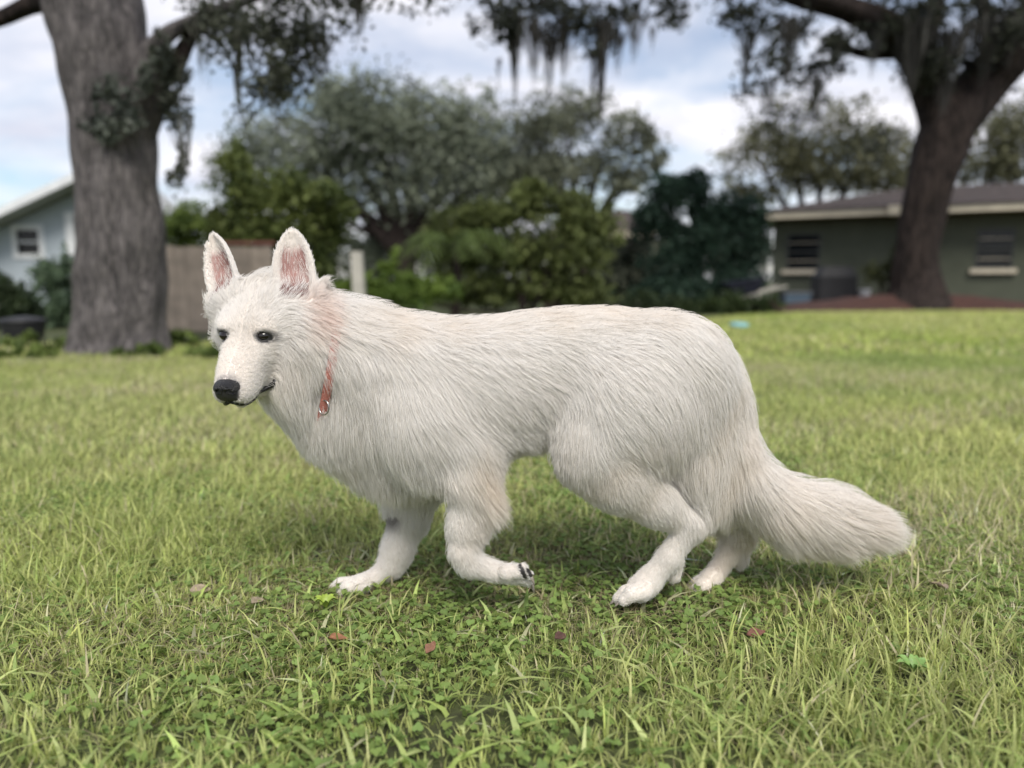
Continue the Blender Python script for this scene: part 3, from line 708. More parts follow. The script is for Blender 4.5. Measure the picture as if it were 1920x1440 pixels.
# ---- far house glimpsed between the trees
fh = tag(empty('distant_house', tuple(pix(1165, 470, 30.0)[:2]) + (0,)), 'distant house with cream fascia glimpsed left of the dark blue-green tree', 'house')
mb = MB(); mb.box((-2.5, 0, 0), (2.2, 4, 2.35)); mb.build('wall', M_GREENWALL, fh)
mb = MB(); mb.box((-2.9, -.5, 2.35), (1.3, -.42, 2.62)); mb.build('fascia', M_CREAM, fh)
me = bpy.data.meshes.new('roof'); me.from_pydata([(-2.9, -.52, 2.6), (1.3, -.52, 2.6), (1.3, 4.5, 2.6), (-2.9, 4.5, 2.6), (-2.0, 2, 3.6), (.6, 2, 3.6)], [], [(0, 1, 5, 4), (1, 2, 5), (2, 3, 4, 5), (3, 0, 4), (3, 2, 1, 0)]); new_obj('roof', me, fh, M_ROOF)

# ---- pale blue house behind the big oak: gable end faces the camera
YH = 21.0
bh = tag(empty('blue_house', tuple(pix(100, 480, YH)[:2]) + (0,)), 'pale blue house with white trim, partly hidden by the big oak trunk', 'house')
ox = pix(100, 480, YH)[0]
def hx_(px): return pix(px, 450, YH)[0] - ox
def hz_(py): return pix(100, py, YH)[2]
xL, xr_, xrg = hx_(-260), hx_(258), hx_(195)
zl = hz_(545); zrid = hz_(322)
slope = (hz_(352) - hz_(418))/(hx_(145) - hx_(0))
zLw = hz_(430) + slope*(xL - hx_(0)); zRg = hz_(430) + slope*(xrg - hx_(0))
zRw = zRg - .9*(xr_ - xrg)
wa, wb, wz0, wz1 = hx_(32), hx_(74), hz_(476), hz_(431)
def prism(name, poly, y0, y1, mat, parent):
    n = len(poly); vs = [(p[0], y0, p[1]) for p in poly] + [(p[0], y1, p[1]) for p in poly]
    fs = [tuple(range(n)), tuple(range(2*n - 1, n - 1, -1))] + [(i, n + i, n + (i+1) % n, (i+1) % n) for i in range(n)]
    me = bpy.data.meshes.new(name); me.from_pydata(vs, [], fs); me.update(); return new_obj(name, me, parent, mat)
zlw = lambda x: zLw + slope*(x - xL)
prism('wall', [(xL, 0), (wa, 0), (wa, zlw(wa)), (xL, zLw)], 0, .2, M_BLUEWALL, bh)
prism('wall', [(wb, 0), (xr_, 0), (xr_, zRw), (xrg, zRg), (wb, zlw(wb))], 0, .2, M_BLUEWALL, bh)
prism('wall', [(wa, 0), (wb, 0), (wb, wz0), (wa, wz0)], .002, .198, M_BLUEWALL, bh)
prism('wall', [(wa, wz1), (wb, wz1), (wb, zlw(wb)), (wa, zlw(wa))], .002, .198, M_BLUEWALL, bh)
mb = MB(); t_w = .13
mb.box((wa - t_w, -.04, wz0 - t_w), (wa, .08, wz1 + t_w)); mb.box((wb, -.04, wz0 - t_w), (wb + t_w, .08, wz1 + t_w)); mb.box((wa, -.04, wz1), (wb, .08, wz1 + t_w)); mb.box((wa, -.04, wz0 - t_w), (wb, .08, wz0))
wn = mb.build('window', M_WHITE, bh)
zm = (wz0 + wz1)/2
for a, b, yy in ((wz0, zm - .03, .06), (zm + .03, wz1, .04)):
    mb = MB(); mb.box((wa, yy, a), (wb, yy + .01, b)); mb.build('pane', M_GLASS, wn)
mb = MB(); mb.box((wa, .02, zm - .03), (wb, .075, zm + .03)); mb.build('glazing_bar', M_WHITE, wn)
# second window, its white casing just showing left of the trunk
wa2, wb2 = hx_(142), hx_(190)
mb = MB(); mb.box((wa2 - .24, -.05, hz_(478)), (wa2, -.002, hz_(398))); mb.box((wb2, -.05, hz_(478)), (wb2 + .24, -.002, hz_(398))); mb.box((wa2, -.05, hz_(410)), (wb2, -.002, hz_(398)))
w2 = mb.build('window', M_WHITE, bh)
mb = MB(); mb.box((wa2, -.03, hz_(478)), (wb2, -.004, hz_(410))); mb.build('pane', M_GLASS, w2)
for k in range(1, 22):
    zz_ = .2*k
    x1_ = xr_ if zz_ < zRw else xrg; x0_ = xL if zz_ < zLw else xL + (zz_ - zLw)/slope
    if x1_ - x0_ < 1: continue
# overhanging gable roof with white rake boards
th = .22
prism('rake_board', [(xL - .5, zLw - .5*slope), (xrg, zRg), (xrg, zRg + th), (xL - .5, zLw - .5*slope + th)], -.9, -.8, M_WHITE, bh)
prism('rake_board', [(xrg + .002, zRg), (xr_ + .3, zRw - .27), (xr_ + .3, zRw - .27 + th), (xrg + .002, zRg + th)], -.9, -.8, M_WHITE, bh)
rr1 = prism('roof', [(xL - .5, zLw - .5*slope + .05), (xrg, zRg + .05), (xr_ + .3, zRw - .22), (xr_ + .3, zRw - .02), (xrg, zRg + .26), (xL - .5, zLw - .5*slope + .26)], -.796, 3.2, simple_mat('pale_roof', (.42, .43, .44), .9, .15, 5), bh)

# ---- beige board fence between the big oak and the shrubs
YF = 10.0
fx0, fx1 = pix(250, 550, YF)[0], pix(512, 550, YF)[0]
fence = tag(empty('fence', (fx0, YF, 0)), 'weathered beige board fence between the big oak and the dog ears', 'fence')
nb = 13; bw = (fx1 - fx0)/nb; ftop = pix(400, 461, YF)[2]
for k in range(nb):
    mb = MB(); h_ = ftop + random.uniform(-.015, .015)
    mb.box((k*bw + .002, random.uniform(0, .012), .0), ((k+1)*bw - .002, .03, h_)); mb.build('board', M_FENCE, fence)
for z_ in (.25, ftop - .2):
    mb = MB(); mb.box((0, .034, z_), (fx1 - fx0, .075, z_ + .09)); mb.build('rail', M_FENCE, fence)
mb = MB(); mb.box(((fx1 - fx0)*.62, -.02, ftop + .02), (fx1 - fx0 + .04, .07, ftop + .06)); mb.build('cap', simple_mat('red_cap', (.16, .06, .05), .8, .2, 6), fence)

# ---- posts
pp = pix(675, 540, 10.5)
mb = MB(); zt2 = pix(672, 472, 10.5)[2]; w_ = .088
mb.hexa([(-w_, -w_, 0), (w_, -w_, 0), (w_, w_, 0), (-w_, w_, 0), (-w_*.86 - .03, -w_*.86, zt2), (w_*.86 - .03, -w_*.86, zt2), (w_*.86 - .03, w_*.86, zt2), (-w_*.86 - .03, w_*.86, zt2)])
post = mb.build('concrete_post', M_CONC, None); post.location = (pp[0], 10.5, 0); tag(post, 'pale square concrete post standing behind the dog neck', 'post')
bv = post.modifiers.new('edge', 'BEVEL'); bv.width = .012; bv.segments = 2
pp = pix(1050, 540, 12.9); zt3 = pix(1050, 425, 12.9)[2]
mb = MB(); mb.tube([(0, 0, 0), (.01, 0, zt3*.5), (0, 0, zt3)], .05, 8); o_ = mb.build('wooden_post', simple_mat('grey_wood', (.085, .07, .058), .9, .25, 8), None); o_.location = (pp[0], 12.9, 0); tag(o_, 'thin grey wooden post in the vine thicket', 'post')
pp = pix(1035, 540, 12.75); z0_, z1_ = pix(1035, 545, 12.75)[2], pix(1035, 495, 12.75)[2]
mb = MB(); mb.box((-.12, -.02, 0), (.12, .02, z1_)); mb.box((-.10, .021, 0), (-.06, .06, z1_ - .05)); o_ = mb.build('leaning_board', simple_mat('tan_board', (.10, .078, .058), .9, .2, 6), None); o_.location = (pp[0] - .02, 12.75, 0); o_.rotation_euler = (R(-4), 0, R(6)); tag(o_, 'small tan board standing beside the thin wooden post', 'board')

# ---- mulch bed with its mound round the oak
m_mul = simple_mat('red_mulch', (.050, .020, .014), .95, .6, 14, .8)
gxm = np.linspace(5.6, 17, 70); gym = np.linspace(14.3, 21.9, 50)
XX, YY = np.meshgrid(gxm, gym)
ctr = pix(1722, 548, YR)
ed = np.interp(XX, [-14, 4.4, 6.2, 9, 13, 18], [8.2, 14.0, 15.6, 16.2, 15.6, 14.5])
dd_ = np.hypot((XX - ctr[0])/2.4, (YY - YR)/1.6)
ZZ = .05 + .34*np.exp(-dd_**2*1.1) + .03*hnoise(XX, YY, 5, 3) 
ZZ = np.where(YY > ed, ZZ*np.clip((YY - ed)/.6, 0, 1) + .004, -.08)
vsm = np.stack((XX.ravel(), YY.ravel(), ZZ.ravel()), 1); nx_ = len(gxm)
fm = np.array([(j*nx_+i, j*nx_+i+1, (j+1)*nx_+i+1, (j+1)*nx_+i) for j in range(len(gym)-1) for i in range(nx_-1)])
mulch = new_obj('mulch_bed', mesh_np('mulch_bed', vsm, fm, 4, True), None, m_mul); tag(mulch, 'red-brown mulch bed mounded round the leaning oak', 'mulch', kind='stuff')

# ---- things in front of the green house
def place(o, px, Y, z=0.0): p = pix(px, 550, Y); o.location = (p[0], Y, z)
g_root = tag(empty('grill'), 'barbecue under a black fabric cover below the left house window', 'grill'); place(g_root, 1562, 19.0, .05)
mb = MB(); mb.hexa([(-.50, -.32, 0), (.50, -.32, 0), (.50, .32, 0), (-.50, .32, 0), (-.46, -.30, .72), (.46, -.30, .72), (.46, .30, .72), (-.46, .30, .72)]); 
mb.hexa([(-.46, -.30, .721), (.46, -.30, .721), (.46, .30, .721), (-.46, .30, .721), (-.30, -.20, .98), (.34, -.20, .98), (.34, .20, .98), (-.30, .20, .98)])
cv_ = mb.build('cover', M_BLACK, g_root)
for sx_ in (-1, 1):
    for sy_ in (-1, 1):
        mb = MB(); mb.tube([(sx_*.42, sy_*.26, -.05), (sx_*.42, sy_*.26, .05)], .04, 8); mb.build('wheel', M_BLACK, g_root)
bk = tag(empty('bucket'), 'white plastic bucket standing right of the black grill cover', 'bucket'); place(bk, 1618, 19.2, .05)
mb = MB(); mb.tube([(0, 0, 0), (0, 0, .38)], [.14, .17], 16); mb.build('body', M_WHITE, bk); mb = MB(); mb.tube([(0, 0, .365), (0, 0, .40)], .185, 16); mb.build('lid', M_WHITE, bk)
cr_ = tag(empty('storage_crate'), 'faded blue storage crate left of the black grill cover', 'crate'); place(cr_, 1490, 18.6, .02)
mb = MB()
mb.hexa([(-.28, -.2, 0), (.28, -.2, 0), (.28, .2, 0), (-.28, .2, 0), (-.33, -.24, .34), (.33, -.24, .34), (.33, .24, .34), (-.33, .24, .34)]); mb.build('body', simple_mat('blue_plastic', (.10, .15, .20), .5, .15, 4), cr_)
mb = MB(); mb.box((-.36, -.27, .342), (.36, .27, .38)); mb.build('lid', simple_mat('grey_plastic', (.16, .17, .18), .5, .1, 4), cr_)
wb_ = tag(empty('wheelbarrow'), 'dark navy wheelbarrow parked under the dark blue-green tree', 'wheelbarrow'); place(wb_, 1395, 16.6, .0)
mb = MB(); mb.hexa([(-.26, -.22, .36), (.22, -.22, .40), (.22, .22, .40), (-.26, .22, .36), (-.48, -.34, .62), (.36, -.34, .74), (.36, .34, .74), (-.48, .34, .62)]); mb.build('tray', simple_mat('navy_paint', (.016, .018, .032), .5, .2, 4), wb_)
mb = MB(); mb.tube([(-.38, -.05, .19), (-.38, .05, .19)], .19, 18); mb.build('wheel', M_BLACK, wb_)
for s_ in (-1, 1):
    mb = MB(); mb.tube([(-.38, s_*.08, .19), (.2, s_*.2, .38), (.85, s_*.28, .55)], .02, 8); mb.build('handle', M_CONC, wb_)
    mb = MB(); mb.tube([(.25, s_*.2, .38), (.32, s_*.22, .0)], .018, 8); mb.build('leg', M_CONC, wb_)
pt = tag(empty('bin'), 'black round bin between the shrubs left of the big oak', 'bin'); place(pt, 38, 8.2, 0)
mb = MB(); mb.tube([(0, 0, 0), (0, 0, .06), (0, 0, .20), (0, 0, .235)], [.17, .19, .215, .22], 20); mb.build('body', M_BLACK, pt); mb = MB(); mb.tube([(0, 0, .236), (0, 0, .26), (0, 0, .29)], [.235, .22, .06], 20); mb.build('lid', M_BLACK, pt)
fb = tag(empty('flying_disc'), 'pale teal plastic flying disc lying on the far lawn behind the dog', 'disc'); Yd = ground_Y(617); pd = pix(1386, 617, Yd); fb.location = (pd[0], Yd, .055); fb.rotation_euler = (R(8), 0, 0)
m_teal = simple_mat('teal_plastic', (.20, .42, .42), .4, .08, 5)
mb = MB(); mb.tube([(0, 0, 0), (0, 0, .012), (0, 0, .024), (0, 0, .030)], [.128, .135, .125, .07], 28); mb.build('plate', m_teal, fb, True)
mb = MB(); mb.tube([(.128*math.cos(a), .128*math.sin(a), .002) for a in np.linspace(0, 6.2832, 29)], .007, 6, False); mb.build('rim', m_teal, fb, True)
# ================================================================== DOG
DOG_Y = 1.53
VX = 0.004
GX0, GY0, GZ0 = -0.74, 1.17, -0.012
GNX, GNY, GNZ = 402, 146, 206
gx = (GX0 + VX*np.arange(GNX)).astype(np.float32)
gy = (GY0 + VX*np.arange(GNY)).astype(np.float32)
gz = (GZ0 + VX*np.arange(GNZ)).astype(np.float32)
SD = np.full((GNX, GNY, GNZ), 0.15, np.float32)

def _sub(lo, hi):
    i0 = [max(0, int((lo[k] - g0)/VX)) for k, g0 in enumerate((GX0, GY0, GZ0))]
    i1 = [min(n, int((hi[k] - g0)/VX) + 2) for k, (g0, n) in enumerate(((GX0, GNX), (GY0, GNY), (GZ0, GNZ)))]
    sl = tuple(slice(a, b) for a, b in zip(i0, i1))
    return sl, gx[sl[0]][:, None, None], gy[sl[1]][None, :, None], gz[sl[2]][None, None, :]

def _smin(a, b, k):
    h = np.clip(.5 + .5*(a - b)/k, 0, 1)
    return a*(1 - h) + b*h - k*h*(1 - h)

def cone(G, a, b, ra, rb, k=0.03, fy=1.0):
    """tapered capsule; fy > 1 makes it thinner across the dog"""
    a = np.asarray(a, np.float32); b = np.asarray(b, np.float32)
    m = max(ra, rb) + k + 0.02
    sl, X, Y, Z = _sub(np.minimum(a, b) - m, np.maximum(a, b) + m)
    ab = b - a; abs_ = ab.copy(); abs_[1] *= fy
    L2 = float(abs_ @ abs_) + 1e-9
    px, py, pz = X - a[0], (Y - a[1])*fy, Z - a[2]
    t = np.clip((px*abs_[0] + py*abs_[1] + pz*abs_[2])/L2, 0, 1)
    d = np.sqrt((px - t*abs_[0])**2 + (py - t*abs_[1])**2 + (pz - t*abs_[2])**2) - (ra + (rb - ra)*t)
    G[sl] = _smin(G[sl], d, k)

def ellip(G, c, r, M=None, k=0.02):
    """ellipsoid, M = 3x3 with its axes as columns"""
    c = np.asarray(c, np.float32); r = np.asarray(r, np.float32)
    m = float(r.max()) + k + 0.02
    sl, X, Y, Z = _sub(c - m, c + m)
    x, y, z = X - c[0], Y - c[1], Z - c[2]
    if M is not None:
        x, y, z = (x*M[0, i] + y*M[1, i] + z*M[2, i] for i in range(3))
    q = np.sqrt((x/r[0])**2 + (y/r[1])**2 + (z/r[2])**2)
    d = (q - 1)*float(r.min())*.5 + (q - 1)*float(np.median(r))*.5
    G[sl] = _smin(G[sl], d, k)

PXM = 1.0/FPX
def chain(G, pts, k=0.025, fy=1.0):
    """pts: (px, py, Y, radius in px)"""
    P = [pix(p[0], p[1], p[2]) for p in pts]; rr = [p[3]*PXM*p[2]*1.03 for p in pts]
    for i in range(len(pts) - 1): cone(G, P[i], P[i+1], rr[i], rr[i+1], k, fy)

# ---- trunk: stations (px x, top y, bottom y, half width)
ST = np.array([
 (590, 690, 745, .030), (612, 645, 780, .066), (640, 615, 812, .088), (680, 597, 850, .108), (720, 593, 876, .120),
 (760, 595, 884, .128), (820, 600, 876, .135), (880, 601, 858, .139), (940, 595, 838, .139), (1000, 586, 818, .133),
 (1060, 581, 802, .123), (1120, 578, 795, .117), (1180, 583, 800, .117), (1240, 596, 812, .115), (1300, 625, 820, .106),
 (1335, 655, 805, .092), (1366, 700, 785, .064), (1386, 740, 765, .030)], float)
sx = (ST[:, 0] - 960)*PXM*DOG_Y
sz1 = np.array([pix(s[0], s[1], DOG_Y)[2] for s in ST]); sz0 = np.array([pix(s[0], s[2], DOG_Y)[2] for s in ST])
def _sm(v):
    f = np.interp(gx, sx, v)
    kk = np.ones(9)/9
    return np.convolve(np.pad(f, 4, mode='edge'), kk, mode='valid').astype(np.float32)
zt, zb, hw = _sm(sz1), _sm(sz0), _sm(ST[:, 3])
zc = ((zt + zb)/2)[:, None, None]; zr = np.maximum((zt - zb)/2, .004)[:, None, None]; hwm = hw[:, None, None]
inside = ((gx >= sx[0]) & (gx <= sx[-1]))
q = (np.abs((gy[None, :, None] - DOG_Y)/hwm)**2.25 + np.abs((gz[None, None, :] - zc)/zr)**2.25)**(1/2.25)
d = (q - 1)*np.minimum(hwm, zr)
exd = np.maximum(np.maximum(sx[0] - gx, gx - sx[-1]), 0)[:, None, None]
d = np.sqrt(np.maximum(d, 0)**2 + exd**2)*(d > 0) + np.where(d > 0, 0, np.where(exd > 0, exd, d))
SD = np.minimum(SD, d.astype(np.float32))
del q, d

# ---- neck, breast, throat
chain(SD, [(740, 720, 1.53, 108), (650, 672, 1.50, 90), (585, 642, 1.475, 76), (535, 615, 1.46, 66)], .05)
chain(SD, [(720, 800, 1.53, 76), (650, 780, 1.51, 68), (600, 745, 1.49, 60), (550, 715, 1.46, 50), (512, 702, 1.45, 40)], .04)
chain(SD, [(690, 838, 1.53, 50), (745, 862, 1.53, 42)], .04)
# ---- near foreleg (lifted)
chain(SD, [(760, 700, 1.45, 62), (800, 800, 1.43, 62), (880, 848, 1.43, 44)], .05, 1.25)
chain(SD, [(880, 850, 1.43, 44), (878, 910, 1.42, 34), (871, 985, 1.42, 26), (869, 1035, 1.415, 24)], .025)
chain(SD, [(869, 1035, 1.415, 24), (880, 1056, 1.415, 21), (925, 1071, 1.42, 16), (955, 1077, 1.42, 17)], .014)
LIFT_CLAWS = []
for dyp, yo in ((-11, -.019), (0, -.002), (3, .016)):
    chain(SD, [(950, 1077 + dyp*.4, 1.42 + yo, 15), (976, 1080 + dyp, 1.42 + yo, 13), (990, 1088 + dyp, 1.42 + yo, 9)], .003)
    LIFT_CLAWS.append((pix(996, 1094 + dyp, 1.42 + yo), (.6, -.1, -1)))
CLAWS = []
# ---- far foreleg (planted forward)
chain(SD, [(770, 800, 1.61, 62), (785, 870, 1.605, 55), (766, 950, 1.60, 36), (744, 1030, 1.59, 23), (732, 1060, 1.585, 20)], .03)
chain(SD, [(732, 1060, 1.585, 20), (704, 1084, 1.575, 15), (672, 1096, 1.57, 18)], .015)
for ty, yo, l in ((3, -.036, 640), (-2, -.012, 626), (-3, .012, 630), (-3, .034, 645)):
    chain(SD, [(678, 1098, 1.565 + yo*.6, 18), (l + 12, 1099 + ty, 1.565 + yo, 12.5), (l, 1107 + ty, 1.565 + yo, 9.5)], .003)
    CLAWS.append((pix(l - 6, 1109 + ty, 1.565 + yo), (-1, -.15, -.45)))
# ---- near hind leg
chain(SD, [(1265, 700, 1.47, 105), (1180, 770, 1.45, 108), (1120, 835, 1.44, 72)], .05, 1.45)
chain(SD, [(1120, 845, 1.44, 72), (1165, 890, 1.445, 60), (1228, 942, 1.455, 36), (1294, 985, 1.465, 23)], .03, 1.3)
chain(SD, [(1294, 985, 1.465, 23), (1255, 1044, 1.465, 20), (1216, 1090, 1.465, 22), (1200, 1104, 1.465, 25)], .014)
chain(SD, [(1270, 1052, 1.475, 11), (1265, 1080, 1.475, 10)], .015)
for l, yo, ty in ((1170, -.040, 8), (1160, -.013, 5), (1168, .013, 2), (1182, .037, 0)):
    chain(SD, [(1203, 1106, 1.465 + yo*.5, 20), (l + 14, 1109 + ty*.6, 1.465 + yo, 14), (l, 1117 + ty, 1.465 + yo, 10.5)], .003)
    CLAWS.append((pix(l - 7, 1120 + ty, 1.465 + yo), (-1, -.15, -.5)))
# ---- far hind leg
chain(SD, [(1270, 720, 1.60, 95), (1210, 850, 1.61, 75), (1300, 930, 1.60, 40), (1386, 982, 1.595, 21)], .04, 1.3)
chain(SD, [(1386, 982, 1.595, 21), (1364, 1040, 1.59, 16), (1338, 1084, 1.585, 18)], .014)
chain(SD, [(1390, 1030, 1.60, 11), (1388, 1054, 1.60, 9)], .014)
for l, yo, ty in ((1305, -.030, 3), (1297, -.008, 0), (1302, .014, -2), (1312, .032, -4)):
    chain(SD, [(1336, 1084, 1.58 + yo*.5, 19), (l + 12, 1096 + ty, 1.575 + yo, 13), (l, 1103 + ty, 1.575 + yo, 10)], .003)
    CLAWS.append((pix(l - 6, 1106 + ty, 1.575 + yo), (-1, -.15, -.5)))
# ---- breeches and tail
chain(SD, [(1308, 735, 1.53, 70), (1318, 830, 1.53, 60), (1338, 900, 1.535, 42), (1356, 935, 1.54, 24)], .04, .9)
chain(SD, [(1292, 800, 1.49, 50), (1302, 870, 1.49, 40), (1322, 945, 1.50, 26)], .03)
chain(SD, [(1352, 690, 1.52, 28), (1374, 770, 1.515, 28), (1384, 850, 1.51, 33), (1422, 916, 1.505, 43), (1485, 958, 1.50, 52),
           (1550, 968, 1.50, 49), (1592, 974, 1.50, 38), (1616, 982, 1.50, 22)], .02)

# grooves between the toes
def groove(a, b, r):
    a = a.astype(np.float32); b = b.astype(np.float32); m = .02
    sl, X, Y, Z = _sub(np.minimum(a, b) - m, np.maximum(a, b) + m); ab = b - a
    t = np.clip(((X - a[0])*ab[0] + (Y - a[1])*ab[1] + (Z - a[2])*ab[2])/(ab @ ab), 0, 1)
    dd = np.sqrt((X - a[0] - t*ab[0])**2 + (Y - a[1] - t*ab[1])**2 + (Z - a[2] - t*ab[2])**2) - r
    SD[sl] = -_smin(-SD[sl], dd, .003)
for l, yo, ty in ((1166, -.027, 5), (1162, .0, 2), (1174, .025, 0)):
    groove(pix(l - 8, 1112 + ty, 1.465 + yo), pix(l + 22, 1092 + ty, 1.465 + yo*.8), .0042)
for l, yo, ty in ((633, -.024, 1), (628, .0, -2), (636, .023, -3)):
    groove(pix(l - 8, 1102 + ty, 1.565 + yo), pix(l + 24, 1086 + ty, 1.565 + yo*.8), .0040)
for l, yo, ty in ((1300, -.019, 2), (1298, .003, -1)):
    groove(pix(l - 8, 1098 + ty, 1.575 + yo), pix(l + 20, 1082 + ty, 1.575 + yo*.8), .0040)

# ---- head in its own frame: x to the nose, y to the dog's left, z up
HO = pix(461, 625, 1.385).astype(np.float64)
YAW, HP = R(6), R(27)
Fv = np.array((-math.sin(YAW)*math.cos(HP), -math.cos(YAW)*math.cos(HP), -math.sin(HP)))
Lv = np.array((math.cos(YAW), -math.sin(YAW), 0.0))
Uv = np.cross(Fv, Lv)
HM = np.stack((Fv, Lv, Uv), 1)
def H(x, y, z): return HO + HM @ np.array((x, y, z))
HD = np.full_like(SD, 0.15)
ellip(HD, H(-.078, 0, -.022), (.085, .063, .058), HM, .02)
ellip(HD, H(-.045, 0, -.002), (.05, .051, .035), HM, .02)                       # forehead
for s in (-1, 1):
    ellip(HD, H(-.018, s*.036, .012), (.026, .019, .014), HM, .02)            # brow
    ellip(HD, H(-.060, s*.047, -.040), (.055, .034, .048), HM, .03)           # cheek
    ellip(HD, H(.010, s*.026, -.034), (.040, .016, .022), HM, .02)            # cheek bone to muzzle
    ellip(HD, H(.072, s*.019, -.064), (.048, .018, .026), HM, .014)           # flews
cone(HD, H(-.01, 0, -.028), H(.060, 0, -.044), .040, .033, .02)
cone(HD, H(.060, 0, -.044), H(.108, 0, -.049), .033, .023, .012)
cone(HD, H(-.04, 0, -.092), H(.082, 0, -.094), .034, .0135, .012)              # lower jaw
cone(HD, H(-.13, 0, -.02), H(-.19, 0, -.05), .062, .075, .05)                  # nape
for s in (-1, 1):                                                             # eye sockets
    c = H(.006, s*.0370, -.001).astype(np.float32); m = .03
    sl, X, Y, Z = _sub(c - m, c + m)
    dd = np.sqrt((X - c[0])**2 + (Y - c[1])**2 + (Z - c[2])**2) - .010
    HD[sl] = -_smin(-HD[sl], dd, .006)
cone(HD, pix(430, 572, 1.475), pix(420, 630, 1.475), .024, .018, .02)            # ruff on the far cheek
EARS = []
def ear_w(vc, s): return (.047 if s > 0 else .042)*np.maximum(1 - vc**3.2, 0)**.70*(1 - .24*vc)*(1 - .12*(1 - vc)**2) + 1e-4
ED = np.full_like(SD, 0.15)
for s, bpx, tpx, w in ((1, (552, 548, 1.435), (546, 428, 1.50), (.12, -1, .15)), (-1, (418, 545, 1.475), (396, 438, 1.535), (-.38, -1, .15))):
    B = pix(*bpx); T = pix(*tpx); v = T - B; Lr = np.linalg.norm(v); v /= Lr
    w = np.array(w, float); w -= v*(w @ v); w /= np.linalg.norm(w); u = np.cross(v, w)
    EARS.append((B, u, v, w, Lr, s))
    mid = (B + T)/2; m = .11
    sl, X, Y, Z = _sub(mid - m, mid + m)
    x, y, z = X - B[0], Y - B[1], Z - B[2]
    uu = x*u[0] + y*u[1] + z*u[2]; vv = (x*v[0] + y*v[1] + z*v[2])/Lr; ww = x*w[0] + y*w[1] + z*w[2]
    vc = np.clip(vv, 0, 1)
    hwid = ear_w(vc, s)
    un = np.clip(uu/np.maximum(hwid, .006), -1.3, 1.3)
    w0 = -(.030*(1 - vc)**.6 + .006)*(1 - un**2)
    dd = np.maximum(np.abs(ww - w0) - .0052, np.maximum((np.abs(uu) - hwid)*.8, np.maximum(-vv - .18, vv - 1)*Lr))
    ED[sl] = np.minimum(ED[sl], dd)
    # ear base at the back
    cone(HD, B + v*.0 - w*.022, B + v*.035 - w*.026, .034, .018, .03)
HD = _smin(HD, ED, .012)
for B, u, v, w, Lr, s in EARS:      # the hollow runs down into the head
    c0 = (B + v*.004 + w*.006).astype(np.float32); c1 = (B + v*.055 - w*.004).astype(np.float32); m = .05
    sl, X, Y, Z = _sub(np.minimum(c0, c1) - m, np.maximum(c0, c1) + m)
    ab = c1 - c0; L2 = ab @ ab
    t = np.clip(((X - c0[0])*ab[0] + (Y - c0[1])*ab[1] + (Z - c0[2])*ab[2])/L2, 0, 1)
    dd = np.sqrt((X - c0[0] - t*ab[0])**2 + (Y - c0[1] - t*ab[1])**2 + (Z - c0[2] - t*ab[2])**2) - (.013 + .005*t)
    HD[sl] = -_smin(-HD[sl], dd, .010)
SD = _smin(SD, HD, .03)

# ---- surface nets
def surface_nets(V, o, h):
    s = V < 0
    nx, ny, nz = V.shape
    cs = np.zeros((nx-1, ny-1, nz-1), np.uint8)
    for a in (0, 1):
        for b in (0, 1):
            for c in (0, 1): cs += s[a:nx-1+a, b:ny-1+b, c:nz-1+c]
    act = (cs > 0) & (cs < 8)
    idx = np.full(act.shape, -1, np.int32); ii = np.argwhere(act); idx[act] = np.arange(len(ii))
    acc = np.zeros((len(ii), 3)); cnt = np.zeros(len(ii))
    corners = [(a, b, c) for a in (0, 1) for b in (0, 1) for c in (0, 1)]
    vals = {c: V[ii[:, 0]+c[0], ii[:, 1]+c[1], ii[:, 2]+c[2]] for c in corners}
    for c in corners:
        for ax in range(3):
            if c[ax] == 0:
                e = list(c); e[ax] = 1; e = tuple(e)
                v0, v1 = vals[c], vals[e]; m = (v0 < 0) != (v1 < 0)
                t = v0[m]/(v0[m] - v1[m])
                p = np.tile(np.array(c, float), (m.sum(), 1)); p[:, ax] = t
                acc[m] += p; cnt[m] += 1
    verts = (ii + acc/cnt[:, None])*h + np.array(o)
    quads = []
    for ax in range(3):
        b, c = (ax+1) % 3, (ax+2) % 3
        n = [nx, ny, nz]
        A = [slice(1, n[0]-1), slice(1, n[1]-1), slice(1, n[2]-1)]; A[ax] = slice(0, n[ax]-1)
        Bs = list(A); Bs[ax] = slice(1, n[ax])
        s0 = s[tuple(A)]; s1 = s[tuple(Bs)]
        e = np.argwhere(s0 != s1); off = np.ones(3, int); off[ax] = 0
        fl = s0[tuple(e.T)]
        e = e + off
        def I(db, dc):
            q = e.copy(); q[:, b] -= db; q[:, c] -= dc
            return idx[q[:, 0], q[:, 1], q[:, 2]]
        qd = np.stack((I(1, 1), I(0, 1), I(0, 0), I(1, 0)), 1)
        qd[~fl] = qd[~fl][:, ::-1]
        quads.append(qd)
    q = np.concatenate(quads); q = q[(q >= 0).all(1)]
    return verts, q

def tri_sample(V, p):
    g = (p - np.array((GX0, GY0, GZ0)))/VX
    g = np.clip(g, 0, np.array(V.shape) - 1.001)
    i = g.astype(int); f = (g - i).astype(np.float32)
    r = 0
    for a in (0, 1):
        for b in (0, 1):
            for c in (0, 1):
                wgt = (f[:, 0] if a else 1-f[:, 0])*(f[:, 1] if b else 1-f[:, 1])*(f[:, 2] if c else 1-f[:, 2])
                r = r + wgt*V[i[:, 0]+a, i[:, 1]+b, i[:, 2]+c]
    return r
def grad(p):
    e = VX*1.2; o = np.eye(3)*e
    g = np.stack([tri_sample(SD, p + o[k]) - tri_sample(SD, p - o[k]) for k in range(3)], 1)
    return g/(np.linalg.norm(g, axis=1, keepdims=True) + 1e-9)

dv, dq = surface_nets(SD, (GX0, GY0, GZ0), VX)
# keep the largest connected piece by dropping stray specks
DOG0 = np.array((0.10, DOG_Y, 0.0))

